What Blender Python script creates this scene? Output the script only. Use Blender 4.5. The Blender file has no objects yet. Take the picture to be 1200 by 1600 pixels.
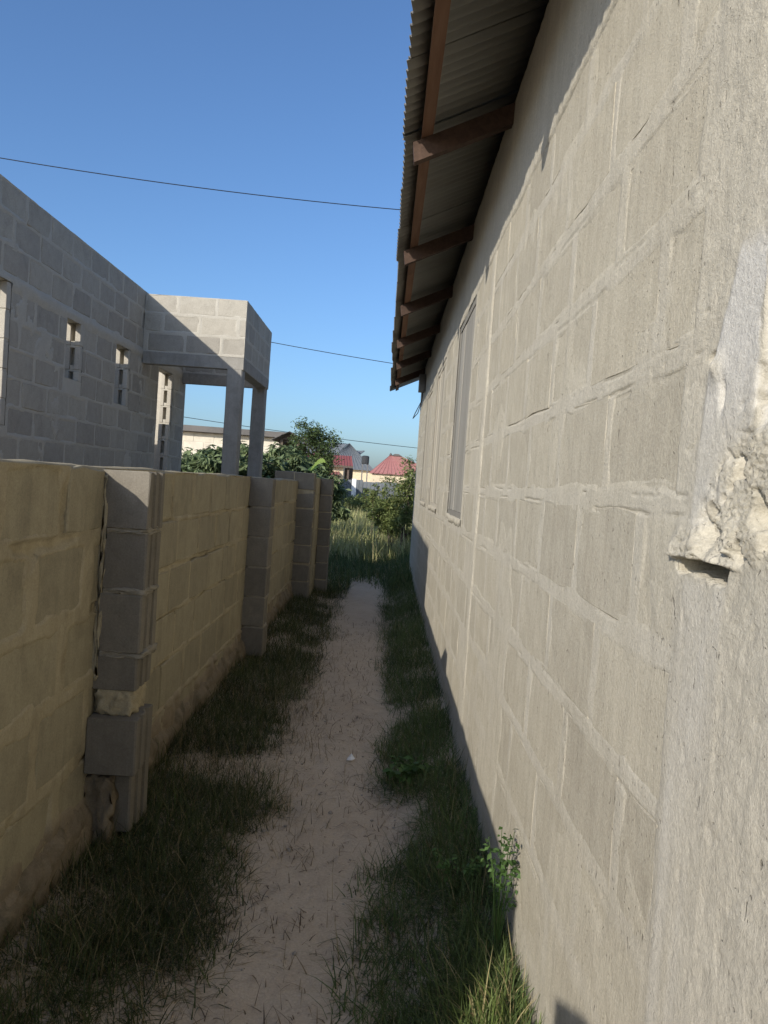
import bpy, math, random
import numpy as np
from mathutils import Vector, Matrix
random.seed(11); RNG = np.random.default_rng(11)
scene = bpy.context.scene
C = scene.collection
R = math.radians

# ---------------------------------------------------------------- camera
EYE = 1.6
cd = bpy.data.cameras.new('camera'); cam = bpy.data.objects.new('camera', cd); C.objects.link(cam)
cd.sensor_fit = 'VERTICAL'; cd.sensor_height = 36.0; cd.lens = 27.0
cd.clip_start = 0.02; cd.clip_end = 3000
cam.matrix_world = Matrix.Translation((0, 0, EYE)) @ Matrix.Rotation(R(90 - 2.05), 4, 'X') @ Matrix.Rotation(R(4.0), 4, 'Z')
scene.camera = cam
# ---------------------------------------------------------------- sky, sun, exposure
KX, KY, KZ = 1.0, 1.5, -0.77                      # the way the sunlight travels
SUN_EL = math.atan2(-KZ, math.hypot(KX, KY)); SUN_AZ = math.atan2(-KX, -KY)   # azimuth clockwise from +Y
w = bpy.data.worlds.new('World'); scene.world = w; w.use_nodes = True
nt = w.node_tree; bg = nt.nodes['Background']
sky = nt.nodes.new('ShaderNodeTexSky'); sky.sky_type = 'NISHITA'; sky.sun_disc = False
sky.sun_elevation = SUN_EL; sky.sun_rotation = SUN_AZ
sky.air_density = 1.0; sky.dust_density = 1.7; sky.ozone_density = 6.5
nt.links.new(sky.outputs[0], bg.inputs[0]); bg.inputs[1].default_value = 0.15
sd = bpy.data.lights.new('sun', 'SUN'); sd.energy = 3.9; sd.angle = R(0.53); sd.color = (1.0, 0.93, 0.83)
so = bpy.data.objects.new('sun', sd); C.objects.link(so)
so.rotation_euler = Vector((KX, KY, KZ)).to_track_quat('-Z', 'Y').to_euler(); so.location = (-20, -30, 20)
vs = scene.view_settings
vs.view_transform = 'Standard'; vs.look = 'None'; vs.gamma = 1.0; vs.use_curve_mapping = False
vs.exposure = 0.3

# ---------------------------------------------------------------- helpers
def tag(o, label=None, cat=None, group=None, kind=None):
    if label: o['label'] = label
    if cat: o['category'] = cat
    if group: o['group'] = group
    if kind: o['kind'] = kind
    return o
def link(o, parent=None):
    C.objects.link(o)
    if parent is not None: o.parent = parent
    return o
def empty(name, loc=(0, 0, 0), rz=0.0):
    o = bpy.data.objects.new(name, None); o.location = loc; o.rotation_euler = (0, 0, rz)
    o.empty_display_size = 0.1
    return link(o)
def mesh(name, v, f, mat, smooth=False):
    m = bpy.data.meshes.new(name); m.from_pydata([tuple(p) for p in v], [], [tuple(q) for q in f])
    m.materials.append(mat)
    if smooth: m.polygons.foreach_set('use_smooth', np.ones(len(m.polygons), dtype=bool))
    m.update(); return m
def obj(name, v, f, mat, parent=None, smooth=False):
    return link(bpy.data.objects.new(name, mesh(name, v, f, mat, smooth)), parent)
def inst(name, me, parent, loc, rot=(0, 0, 0), scale=(1, 1, 1)):
    o = bpy.data.objects.new(name, me); o.location = loc; o.rotation_euler = rot; o.scale = scale
    return link(o, parent)
def npmesh(name, V, F, mat, parent=None, smooth=True, attrs=None):
    """V (n,3), F (m,k) all faces with k corners"""
    V = np.asarray(V, dtype=np.float32); F = np.asarray(F, dtype=np.int32)
    k = F.shape[1]; m = bpy.data.meshes.new(name)
    m.vertices.add(len(V)); m.vertices.foreach_set('co', V.ravel())
    m.loops.add(F.size); m.loops.foreach_set('vertex_index', F.ravel())
    m.polygons.add(len(F)); m.polygons.foreach_set('loop_start', np.arange(0, F.size, k, dtype=np.int32))
    m.polygons.foreach_set('loop_total', np.full(len(F), k, dtype=np.int32))
    if smooth: m.polygons.foreach_set('use_smooth', np.ones(len(F), dtype=bool))
    for an, arr in (attrs or {}).items():
        a = m.attributes.new(an, 'FLOAT', 'POINT'); a.data.foreach_set('value', np.asarray(arr, dtype=np.float32).ravel())
    m.materials.append(mat); m.update(calc_edges=True); m.validate()
    return link(bpy.data.objects.new(name, m), parent)
def boxvf(x0, x1, y0, y1, z0, z1):
    v = [(x0,y0,z0),(x1,y0,z0),(x1,y1,z0),(x0,y1,z0),(x0,y0,z1),(x1,y0,z1),(x1,y1,z1),(x0,y1,z1)]
    f = [(0,3,2,1),(4,5,6,7),(0,1,5,4),(1,2,6,5),(2,3,7,6),(3,0,4,7)]
    return v, f
def box(name, x0, x1, y0, y1, z0, z1, mat, parent=None, bev=0.0, jit=0.0):
    v, f = boxvf(x0, x1, y0, y1, z0, z1)
    if jit: v = [tuple(c + random.uniform(-jit, jit) for c in p) for p in v]
    o = obj(name, v, f, mat, parent)
    if bev:
        b = o.modifiers.new('bevel', 'BEVEL'); b.width = bev; b.segments = 2
    return o
class MB:
    def __init__(s): s.v = []; s.f = []
    def add(s, v, f):
        n = len(s.v); s.v += [tuple(p) for p in v]; s.f += [tuple(i + n for i in q) for q in f]; return s
    def box(s, *a): return s.add(*boxvf(*a))
    def tube(s, pts, rad, n=6):
        pts = [Vector(p) for p in pts]
        rad = rad if hasattr(rad, '__len__') else [rad] * len(pts)
        v = []; f = []
        for i, p in enumerate(pts):
            t = (pts[min(i+1, len(pts)-1)] - pts[max(i-1, 0)]).normalized()
            a = t.orthogonal().normalized() if abs(t.z) > .9 else t.cross(Vector((0,0,1))).normalized()
            b = t.cross(a)
            for k in range(n):
                an = 2*math.pi*k/n; v.append(p + (a*math.cos(an) + b*math.sin(an))*rad[i])
        for i in range(len(pts)-1):
            for k in range(n):
                f.append((i*n+k, i*n+(k+1)%n, (i+1)*n+(k+1)%n, (i+1)*n+k))
        f.append(tuple(reversed(range(n)))); f.append(tuple(range((len(pts)-1)*n, len(pts)*n)))
        return s.add(v, f)
    def build(s, name, mat, parent=None, smooth=False): return obj(name, s.v, s.f, mat, parent, smooth)
# value noise in numpy
_L = RNG.random((256, 256)).astype(np.float32)
def vnoise(x, y, sx=1.0, sy=None, seed=0):
    sy = sy or sx
    x = np.asarray(x)/sx + seed*17.31; y = np.asarray(y)/sy + seed*9.77
    xi = np.floor(x).astype(int); yi = np.floor(y).astype(int); fx = x-xi; fy = y-yi
    fx = fx*fx*(3-2*fx); fy = fy*fy*(3-2*fy)
    a = _L[xi % 256, yi % 256]; b = _L[(xi+1) % 256, yi % 256]; c = _L[xi % 256, (yi+1) % 256]; d = _L[(xi+1) % 256, (yi+1) % 256]
    return (a*(1-fx)+b*fx)*(1-fy) + (c*(1-fx)+d*fx)*fy - 0.5
def fbm(x, y, s, oct=4, seed=0, sy=None):
    r = 0; a = 1; sy = sy or s
    for o in range(oct):
        r = r + a*vnoise(x, y, s/2**o, sy/2**o, seed+o*3); a *= .55
    return r
def cells(x, y, s, seed=0):
    """cellular noise: distance to the nearest point, gap to the second nearest, random value of the cell"""
    x = np.asarray(x)/s + seed*3.7; y = np.asarray(y)/s + seed*5.3; xi = np.floor(x).astype(int); yi = np.floor(y).astype(int)
    f1 = np.full(x.shape, 9.0); f2 = np.full(x.shape, 9.0); rv = np.zeros(x.shape)
    for i in (-1, 0, 1):
        for j in (-1, 0, 1):
            a = (xi+i) % 256; b = (yi+j) % 256
            d = np.hypot(xi+i+_L[a, b]-x, yi+j+_L[b, (a+77) % 256]-y); r = _L[(a+31) % 256, (b+59) % 256]
            near = d < f1; f2 = np.where(near, f1, np.minimum(f2, d)); rv = np.where(near, r, rv); f1 = np.where(near, d, f1)
    return f1, f2-f1, rv
def sstep(e0, e1, x):
    t = np.clip((x-e0)/(e1-e0), 0, 1); return t*t*(3-2*t)

# ---------------------------------------------------------------- materials
def nmat(name):
    m = bpy.data.materials.new(name); m.use_nodes = True
    return m, m.node_tree, m.node_tree.nodes['Principled BSDF']
class NT:
    """tiny node builder"""
    def __init__(s, name, rough=.9, spec=.25):
        s.m, s.t, s.b = nmat(name); s.b.inputs['Roughness'].default_value = rough
        s.b.inputs['Specular IOR Level'].default_value = spec
        g = s.t.nodes.new('ShaderNodeNewGeometry'); s.pos = g.outputs['Position']; s.island = g.outputs['Random Per Island']
        oi = s.t.nodes.new('ShaderNodeObjectInfo'); s.rand = oi.outputs['Random']
    def L(s, a, b): s.t.links.new(a, b)
    def scaled(s, sc):
        n = s.t.nodes.new('ShaderNodeMapping'); n.inputs['Scale'].default_value = sc; s.L(s.pos, n.inputs[0]); return n.outputs[0]
    def noise(s, scale, detail=4, rough=.55, vec=None, dist=0):
        n = s.t.nodes.new('ShaderNodeTexNoise'); n.inputs['Scale'].default_value = scale; n.inputs['Detail'].default_value = detail
        n.inputs['Roughness'].default_value = rough; n.inputs['Distortion'].default_value = dist
        s.L(vec if vec is not None else s.pos, n.inputs['Vector']); return n.outputs['Fac']
    def ramp(s, fac, stops, interp='LINEAR'):
        n = s.t.nodes.new('ShaderNodeValToRGB'); n.color_ramp.interpolation = interp
        e = n.color_ramp.elements
        while len(e) < len(stops): e.new(.5)
        for i, (p, c) in enumerate(stops):
            e[i].position = p; e[i].color = (c, c, c, 1) if not hasattr(c, '__len__') else (*c, 1)
        s.L(fac, n.inputs[0]); return n.outputs[0]
    def mix(s, fac, a, b, mode='MIX'):
        n = s.t.nodes.new('ShaderNodeMix'); n.data_type = 'RGBA'; n.blend_type = mode
        for k, x in ((0, fac), (6, a), (7, b)):
            if hasattr(x, 'is_output'): s.L(x, n.inputs[k])
            elif k == 0: n.inputs[0].default_value = x
            else: n.inputs[k].default_value = (*x, 1) if hasattr(x, '__len__') else (x, x, x, 1)
        return n.outputs[2]
    def attr(s, name):
        n = s.t.nodes.new('ShaderNodeAttribute'); n.attribute_name = name; return n.outputs['Fac']
    def color(s, c): s.L(c, s.b.inputs['Base Color']); return s
    def bump(s, h, strength, dist, prev=None):
        n = s.t.nodes.new('ShaderNodeBump'); n.inputs['Strength'].default_value = strength; n.inputs['Distance'].default_value = dist
        s.L(h, n.inputs['Height'])
        if prev is not None: s.L(prev, n.inputs['Normal'])
        s.L(n.outputs[0], s.b.inputs['Normal']); return n.outputs[0]
def masonry(name, c0, c1, c2, pale=None, var=.12, pit_shade=.35, streak=.0, bump=.5, obj_rand=True, stain=None, stain_amt=.5, gouge=False):
    n = NT(name, .93, .2)
    big = n.noise(2.3, 5, .6); mid = n.noise(13, 6, .65); fine = n.noise(140, 5, .7); grit = n.noise(420, 3, .6)
    c = n.mix(n.ramp(big, [(.3, 0.), (.7, 1.)]), c0, c1)
    c = n.mix(n.ramp(mid, [(.42, 0.), (.72, .8)]), c, c2)
    if obj_rand:
        c = n.mix(1.0, c, n.ramp(n.rand, [(0, (1-var, 1-var, 1-var*.9)), (1, (1+var, 1+var*.98, 1+var*.9))]), 'MULTIPLY')
    if streak:
        st = n.noise(1, 6, .7, n.scaled((26, 26, 1.4)))
        c = n.mix(1.0, c, n.ramp(st, [(.3, 1-streak), (.55, 1.0), (.8, 1+streak*.6)]), 'MULTIPLY')
    if pale:
        c = n.mix(n.attr('pale'), c, pale)
    if stain:
        sm = n.ramp(n.noise(5.5, 7, .7, n.scaled((1, 1, .6)), .6), [(.5, 0.), (.68, stain_amt)])
        c = n.mix(sm, c, stain)
    pits = n.ramp(n.noise(55, 3, .5), [(.27, .62), (.36, 1.0)])  # shade of small pits painted into the colour as dark specks
    c = n.mix(pit_shade, c, n.mix(1.0, c, pits, 'MULTIPLY'))
    c = n.mix(1.0, c, n.ramp(fine, [(.25, .80), (.75, 1.17)]), 'MULTIPLY')
    c = n.mix(1.0, c, n.ramp(grit, [(.3, .9), (.7, 1.08)]), 'MULTIPLY')
    if gouge:
        gz = n.ramp(n.noise(1, 3, .55, n.scaled((75, 75, 22))), [(.25, 0.), (.31, 1.)]); pk = n.ramp(n.noise(95, 2, .5), [(.24, 0.), (.30, 1.)])
        area = n.ramp(n.noise(3.1, 3, .5), [(.40, 1.0), (.58, 0.)])
        gp = n.mix(area, n.mix(1.0, gz, pk, 'MULTIPLY'), 1.0)
        c = n.mix(1.0, c, n.ramp(gp, [(0, .62), (1, 1.0)]), 'MULTIPLY')  # shade inside gouges and pits darkened into the colour
    n.color(c)
    p = n.bump(mid, bump*.5, .012)
    if gouge: p = n.bump(gp, .9, .006, p); p = n.bump(fine, bump, .004, p); n.bump(grit, bump*.8, .0015, p)
    return n.m
M = {}
M['rblock'] = masonry('right_block', (.44,.402,.315), (.40,.362,.28), (.48,.442,.35), var=.06, streak=.13, bump=.6, gouge=True)
M['rmortar'] = masonry('right_mortar', (.475,.436,.345), (.43,.392,.308), (.52,.48,.385), pale=(.535,.515,.465), streak=.13, obj_rand=False, bump=.65, gouge=True)
M['lblock'] = masonry('boundary_block', (.345,.305,.205), (.39,.342,.232), (.31,.27,.182), var=.09, streak=.1, stain=(.13,.115,.085), stain_amt=.35)
M['lmortar'] = masonry('boundary_mortar', (.42,.36,.235), (.38,.325,.215), (.45,.39,.265), pale=(.25,.2,.14), obj_rand=False, streak=.1, stain=(.15,.125,.085), stain_amt=.4)
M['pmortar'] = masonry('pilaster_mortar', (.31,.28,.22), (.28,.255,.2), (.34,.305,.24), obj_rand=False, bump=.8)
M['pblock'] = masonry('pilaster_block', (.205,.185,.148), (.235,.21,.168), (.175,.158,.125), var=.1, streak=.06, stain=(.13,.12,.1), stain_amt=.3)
M['plinth'] = masonry('plinth', (.23,.185,.125), (.18,.145,.1), (.27,.22,.15), obj_rand=False, stain=(.07,.065,.04), stain_amt=.75, bump=1.0)
M['plinth_stone'] = masonry('pebble', (.34,.30,.25), (.42,.38,.32), (.25,.22,.18), obj_rand=False, bump=.4)
M['hblock'] = masonry('house_block', (.385,.355,.295), (.425,.395,.33), (.345,.318,.265), var=.12, bump=.4, stain=(.2,.185,.16), stain_amt=.3)
M['hmortar'] = masonry('house_mortar', (.48,.45,.38), (.44,.41,.345), (.51,.48,.405), pale=(.54,.51,.44), obj_rand=False, bump=.4)
M['concrete'] = masonry('cast_concrete', (.33,.315,.28), (.29,.275,.24), (.37,.35,.31), obj_rand=False, streak=.1, stain=(.16,.15,.13), stain_amt=.45)
M['inner'] = masonry('inner_block', (.47,.435,.365), (.43,.395,.33), (.50,.465,.39), var=.06, bump=.3)

def timber(name, a, b, grain=(30, 2.2, 30)):
    n = NT(name, .8, .25)
    g = n.noise(1, 6, .65, n.scaled(grain)); f = n.noise(160, 3)
    c = n.mix(n.ramp(g, [(.3, 0.), (.7, 1.)]), a, b)
    c = n.mix(1.0, c, n.ramp(n.rand, [(0, .75), (1, 1.25)]), 'MULTIPLY')
    n.color(c); p = n.bump(g, .5, .006); n.bump(f, .3, .002, p); return n.m
M['purlin'] = timber('red_brown_timber', (.15,.075,.045), (.22,.125,.08))
M['rafter'] = timber('brown_timber', (.045,.028,.02), (.08,.05,.036))
def sheet_mat(name, a, b, rust, rough=.45, metal=.0):
    n = NT(name, rough, .45); n.b.inputs['Metallic'].default_value = metal
    st = n.noise(1, 5, .6, n.scaled((1.2, 14, 1.2))); bl = n.noise(3.2, 6, .65)
    c = n.mix(n.ramp(st, [(.3, 0.), (.7, 1.)]), a, b)
    c = n.mix(n.ramp(bl, [(.55, 0.), (.75, .6)]), c, rust)
    c = n.mix(1.0, c, n.ramp(n.rand, [(0, .88), (1, 1.1)]), 'MULTIPLY')
    n.color(c); n.bump(n.noise(60, 3), .15, .003); return n.m
M['sheet'] = sheet_mat('galvanised_sheet', (.36,.35,.315), (.29,.28,.25), (.25,.20,.15), .7, .0)
M['greysheet'] = sheet_mat('grey_sheet', (.17,.185,.195), (.125,.14,.15), (.15,.14,.13), .6, .1)
M['redsheet'] = sheet_mat('red_sheet', (.27,.085,.075), (.23,.07,.062), (.29,.14,.12), .5)
M['pinksheet'] = sheet_mat('faded_red_sheet', (.34,.155,.14), (.29,.125,.112), (.37,.22,.20), .5)
M['darksheet'] = sheet_mat('dark_sheet', (.07,.065,.06), (.11,.10,.09), (.12,.08,.06), .6)
M['boards'] = timber('grey_weathered_board', (.20,.19,.165), (.32,.305,.265), (40, 40, 1.5))
M['fadedboards'] = timber('faded_beige_board', (.36,.33,.26), (.46,.42,.34), (40, 40, 1.5))
def plain(name, c, rough=.7, spec=.3, var=.15, sc=18):
    n = NT(name, rough, spec)
    k = n.mix(n.ramp(n.noise(sc, 5, .6), [(.3, 0.), (.7, 1.)]), tuple(x*(1-var) for x in c), tuple(x*(1+var) for x in c))
    n.color(k); n.bump(n.noise(sc*6, 3), .2, .003); return n.m
M['wire'] = plain('black_cable', (.02,.02,.022), .6)
M['meter'] = plain('meter_grey', (.14,.14,.14), .5)
M['cream'] = plain('cream_plaster', (.62,.52,.36), .9, sc=4)
M['beige'] = plain('beige_block', (.58,.53,.43), .9, sc=3)
M['white'] = plain('white_paint', (.78,.77,.74), .7)
M['black'] = plain('black_tank', (.03,.033,.036), .5)
M['brick'] = plain('dark_doorway', (.10,.075,.06), .8)
M['pink_cloth'] = plain('pink_cloth', (.75,.48,.55), .9); M['white_cloth'] = plain('white_cloth', (.75,.74,.76), .9)
M['pole'] = timber('pole_wood', (.10,.08,.06), (.16,.13,.10))
M['paper'] = plain('paper', (.78,.76,.72), .8)
def leafmat(name, a, b, dry=None, dryamt=.0, trans=.25):
    n = NT(name, .6, .3)
    c = n.ramp(n.island, [(0, a), (.85, b), (1, tuple(x*1.25 for x in b))])
    c = n.mix(1.0, c, n.ramp(n.noise(1.7, 3), [(.3, .72), (.7, 1.2)]), 'MULTIPLY')
    if dry:
        s = n.t.nodes.new('ShaderNodeMath'); s.operation = 'FRACT'
        s2 = n.t.nodes.new('ShaderNodeMath'); s2.operation = 'MULTIPLY'; s2.inputs[1].default_value = 37.3
        n.L(n.island, s2.inputs[0]); n.L(s2.outputs[0], s.inputs[0])
        c = n.mix(n.ramp(s.outputs[0], [(1-dryamt-.02, 0.), (1-dryamt, 1.)]), c, dry)
    n.color(c)
    tr = n.t.nodes.new('ShaderNodeBsdfTranslucent'); n.L(c, tr.inputs[0])
    ms = n.t.nodes.new('ShaderNodeMixShader'); ms.inputs[0].default_value = trans
    n.L(n.b.outputs[0], ms.inputs[1]); n.L(tr.outputs[0], ms.inputs[2])
    n.L(ms.outputs[0], n.t.nodes['Material Output'].inputs[0]); return n.m
M['grass'] = leafmat('verge_grass', (.04,.055,.018), (.085,.108,.034), (.30,.235,.12), .10)
M['grassR'] = leafmat('lush_grass', (.05,.078,.023), (.105,.15,.047), (.27,.23,.11), .08)
M['field'] = leafmat('field_grass', (.25,.27,.10), (.42,.42,.17), (.50,.45,.24), .25)
M['straw'] = leafmat('dry_straw', (.20,.155,.085), (.34,.27,.155), None, 0, .1)
M['litter'] = leafmat('leaf_litter', (.08,.055,.035), (.19,.14,.085), None, 0, .05)
M['tuft'] = leafmat('tuft_grass', (.09,.13,.035), (.17,.22,.06), (.36,.30,.15), .18)
M['weed'] = leafmat('weed_leaf', (.06,.12,.03), (.10,.18,.05), None, 0, .3)
M['shrub'] = leafmat('shrub_leaf', (.11,.15,.065), (.22,.275,.13), None, 0, .3)
M['tree'] = leafmat('tree_leaf', (.065,.10,.035), (.13,.18,.065), None, 0, .3)
M['bush'] = leafmat('bush_leaf', (.12,.155,.05), (.24,.29,.10), (.3,.29,.12), .06, .35)
M['banana'] = leafmat('banana_leaf', (.20,.29,.06), (.25,.34,.08), None, 0, .4)
M['bark'] = plain('bark', (.10,.08,.06), .9)

# ---------------------------------------------------------------- ground
FOOT = [(-.22+.11*(-1)**i + random.uniform(-.05, .05), 1.9+.36*i + random.uniform(-.08, .08)) for i in range(14)]   # shallow footprints
def ground_h(x, y):
    x = np.asarray(x, dtype=float); y = np.asarray(y, dtype=float)
    near = 1 - sstep(14, 22, y)
    h = .15*sstep(.10, .48, x)*near + .06*sstep(-.45, -1.0, -(-x))*near*0
    h = h + .07*sstep(.42, 1.05, -x)*near
    h = h + .018*fbm(x, y, .6, 4, 2) + .007*fbm(x, y, .12, 3, 5)*near
    for fx, fy in FOOT: h = h - .012*np.exp(-(((x-fx)/.045)**2 + ((y-fy)/.12)**2)) + .004*np.exp(-((np.hypot((x-fx)/.07, (y-fy)/.16)-1)/.35)**2)
    return h
def build_ground():
    xs = np.concatenate([-np.geomspace(3, 900, 40)[::-1], np.arange(-2.95, 2.96, .04), np.geomspace(3, 900, 40)])
    ys = np.concatenate([-np.geomspace(2, 900, 30)[::-1], np.arange(-1.9, 2, .05), np.arange(2, 7, .03), np.arange(7, 20, .08), np.geomspace(20.2, 1500, 60)])
    X, Y = np.meshgrid(xs, ys, indexing='ij'); Z = ground_h(X, Y)
    n, m = X.shape; I = np.arange(n*m).reshape(n, m)
    F = np.stack([I[:-1, :-1], I[1:, :-1], I[1:, 1:], I[:-1, 1:]], -1).reshape(-1, 4)
    n_ = NT('sandy_soil', .95, .15)
    big = n_.noise(1.6, 5, .6); mid = n_.noise(9, 6, .65); fine = n_.noise(120, 5, .7)
    c = n_.mix(n_.ramp(big, [(.35, 0.), (.65, 1.)]), (.505,.41,.302), (.56,.46,.342))
    c = n_.mix(n_.ramp(mid, [(.45, 0.), (.75, .55)]), c, (.42,.325,.235))
    c = n_.mix(1.0, c, n_.ramp(fine, [(.25, .8), (.75, 1.15)]), 'MULTIPLY')
    c = n_.mix(n_.ramp(n_.noise(38, 3, .5), [(.66, 0.), (.72, .7)]), c, (.16,.115,.08))
    n_.color(c); p = n_.bump(mid, .6, .03); p = n_.bump(n_.noise(34, 5, .6), .5, .012, p); n_.bump(fine, .5, .003, p)
    o = npmesh('ground', np.stack([X, Y, Z], -1).reshape(-1, 3), F, n_.m); tag(o, kind='structure')
build_ground()

# ---------------------------------------------------------------- masonry
def block_variant(seed, bev=.008, jit=.005, depth=.15):
    """unit block: 1 wide (local x), 1 high (z), front at y=0 towards -y, back at y=depth; sizes of bevels are for a .45 x .23 block"""
    r = random.Random(seed); out = []
    W, H = .45, .23
    pts = []
    for (x, z) in ((-.5,-.5),(-.17,-.5),(.17,-.5),(.5,-.5),(.5,0),(.5,.5),(.17,.5),(-.17,.5),(-.5,.5),(-.5,0)):
        pts.append((x + r.uniform(-jit, jit)/W, z + r.uniform(-jit, jit)/H))
    n = len(pts); v = []
    for (x, z) in pts: v.append((x, depth, z))
    for (x, z) in pts: v.append((x, bev, z))
    for (x, z) in pts: v.append((x*(1-2*bev/W), r.uniform(-.002, .002), z*(1-2*bev/H)))
    f = []
    for a in (0, 1):
        for k in range(n): f.append((a*n+k, a*n+(k+1) % n, (a+1)*n+(k+1) % n, (a+1)*n+k))
    f.append(tuple(range(2*n, 3*n))); f.append(tuple(reversed(range(n))))
    return v, f
def variants(mat, n, bev, jit, depth, s0=0):
    return [mesh('block', *block_variant(s0+i, bev, jit, depth), mat) for i in range(n)]
def bond(u0, u1, zs, blen, joint, openings, seed, minlen=.12, jz=.0):
    """running bond rectangles (a0,a1,b0,b1) between u0,u1; zs = list of (z0,z1) courses; openings cut blocks"""
    r = random.Random(seed); out = []
    for ci, (b0, b1) in enumerate(zs):
        u = u0 + (0 if ci % 2 == 0 else -(blen+joint)/2) + r.uniform(-.06, .06)
        while u < u1:
            L = blen*r.uniform(.94, 1.04)
            segs = [(max(u, u0+.004), min(u+L, u1-.004))]
            for (o0, o1, p0, p1) in openings:
                if b1 > p0+.01 and b0 < p1-.01:
                    ns = []
                    for (a, b) in segs:
                        if b <= o0 or a >= o1: ns.append((a, b)); continue
                        if a < o0: ns.append((a, o0-.004))
                        if b > o1: ns.append((o1+.004, b))
                    segs = ns
            for (a, b) in segs:
                if b-a > minlen*.6: out.append((a, b, b0, b1))
            u += L + joint*r.uniform(.8, 1.3)
    return out
def frame_pt(fr, u, z, d):
    """fr = (axis, plane, sign): axis 'y' means wall runs along y at x=plane, outward normal sign*x; d = distance outward"""
    ax, pl, sg = fr
    return (pl + sg*d, u, z) if ax == 'y' else (u, pl + sg*d, z)
def frame_rot(fr):
    ax, pl, sg = fr         # local -y must point outward
    if ax == 'y': return math.pi/2 if sg > 0 else -math.pi/2
    return 0.0 if sg < 0 else math.pi
def lay_blocks(rects, fr, parent, meshes, seed, proud=.003, tilt=.006):
    r = random.Random(seed); rz = frame_rot(fr)
    for (a, b, z0, z1) in rects:
        d = r.uniform(-proud, proud)
        inst('block', r.choice(meshes), parent, frame_pt(fr, (a+b)/2, (z0+z1)/2, d),
             (0, r.uniform(-tilt, tilt), rz + r.uniform(-tilt, tilt)*.6), (b-a, 1, z1-z0))
def mortar_sheet(name, rects, fr, us, zs, mat, parent, openings=(), proud=.003, deep=.014, ragged=.014, extra=None, rough=.004, seed=0, holes=.0, soft=.012, crack=0.0, crw=.010):
    U, Z = np.meshgrid(us, zs, indexing='ij')
    D = np.full(U.shape, -1.0)
    for (a, b, z0, z1) in rects:
        i0, i1 = np.searchsorted(us, (a, b)); j0, j1 = np.searchsorted(zs, (z0, z1))
        if i1 <= i0 or j1 <= j0: continue
        u = U[i0:i1, j0:j1]; z = Z[i0:i1, j0:j1]
        d = np.minimum(np.minimum(u-a, b-u), np.minimum(z-z0, z1-z))
        D[i0:i1, j0:j1] = np.maximum(D[i0:i1, j0:j1], d)
    D = np.where(D < 0, 0, D)
    rag = ragged*(1 + 2.4*fbm(U, Z, .22, 3, seed+1)) + ragged*.9*fbm(U, Z, .045, 3, seed+4)
    H = proud + rough*fbm(U, Z, .12, 4, seed+7) - (proud+deep)*sstep(0, soft, D-rag)
    if crack:                                                        # shrinkage gap along the smear's edge, here and there
        H = H - crack*np.exp(-((D-rag-soft*.25)/crw)**2)*sstep(-.02, .14, fbm(U, Z, .4, 3, seed+13))*(D > 0)
    if holes:                                                        # raked-out stretches of joint
        gone = sstep(.10, .2, fbm(U, Z, .5, 3, seed+11)+holes) * (D <= .0)
        H = H - gone*.02
    pale = np.zeros(U.shape)
    if extra is not None: H, pale = extra(U, Z, H, pale, D)
    ax, pl, sg = fr
    V = np.stack([pl + sg*H, U, Z], -1) if ax == 'y' else np.stack([U, pl + sg*H, Z], -1)
    n, m = U.shape; I = np.arange(n*m).reshape(n, m)
    keep = np.ones((n-1, m-1), bool)
    uc = (us[:-1]+us[1:])/2; zc = (zs[:-1]+zs[1:])/2
    for (o0, o1, p0, p1) in openings:
        keep &= ~(((uc > o0) & (uc < o1))[:, None] & ((zc > p0) & (zc < p1))[None, :])
    q = [I[:-1, :-1], I[1:, :-1], I[1:, 1:], I[:-1, 1:]]
    flip = (ax == 'y') != (sg > 0)
    if flip: q = q[::-1]
    F = np.stack(q, -1)[keep]
    return npmesh(name, V.reshape(-1, 3), F, mat, parent, True, {'pale': pale})
def core_boxes(name, fr, u0, u1, z0, z1, back, depth, openings, mat, parent):
    """solid wall core between 'back' (distance behind the face) and depth, cut round openings"""
    mb = MB()
    def bx(a, b, c, d):
        p = frame_pt(fr, a, c, -back); q = frame_pt(fr, b, d, -depth)
        mb.box(min(p[0], q[0]), max(p[0], q[0]), min(p[1], q[1]), max(p[1], q[1]), c, d)
    cuts = sorted(openings); u = u0
    for (o0, o1, p0, p1) in cuts:
        if o0 > u: bx(u, o0, z0, z1)
        if p0 > z0: bx(o0, o1, z0, p0)
        if p1 < z1: bx(o0, o1, p1, z1)
        u = o1
    if u < u1: bx(u, u1, z0, z1)
    return mb.build(name, mat, parent)

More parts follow.
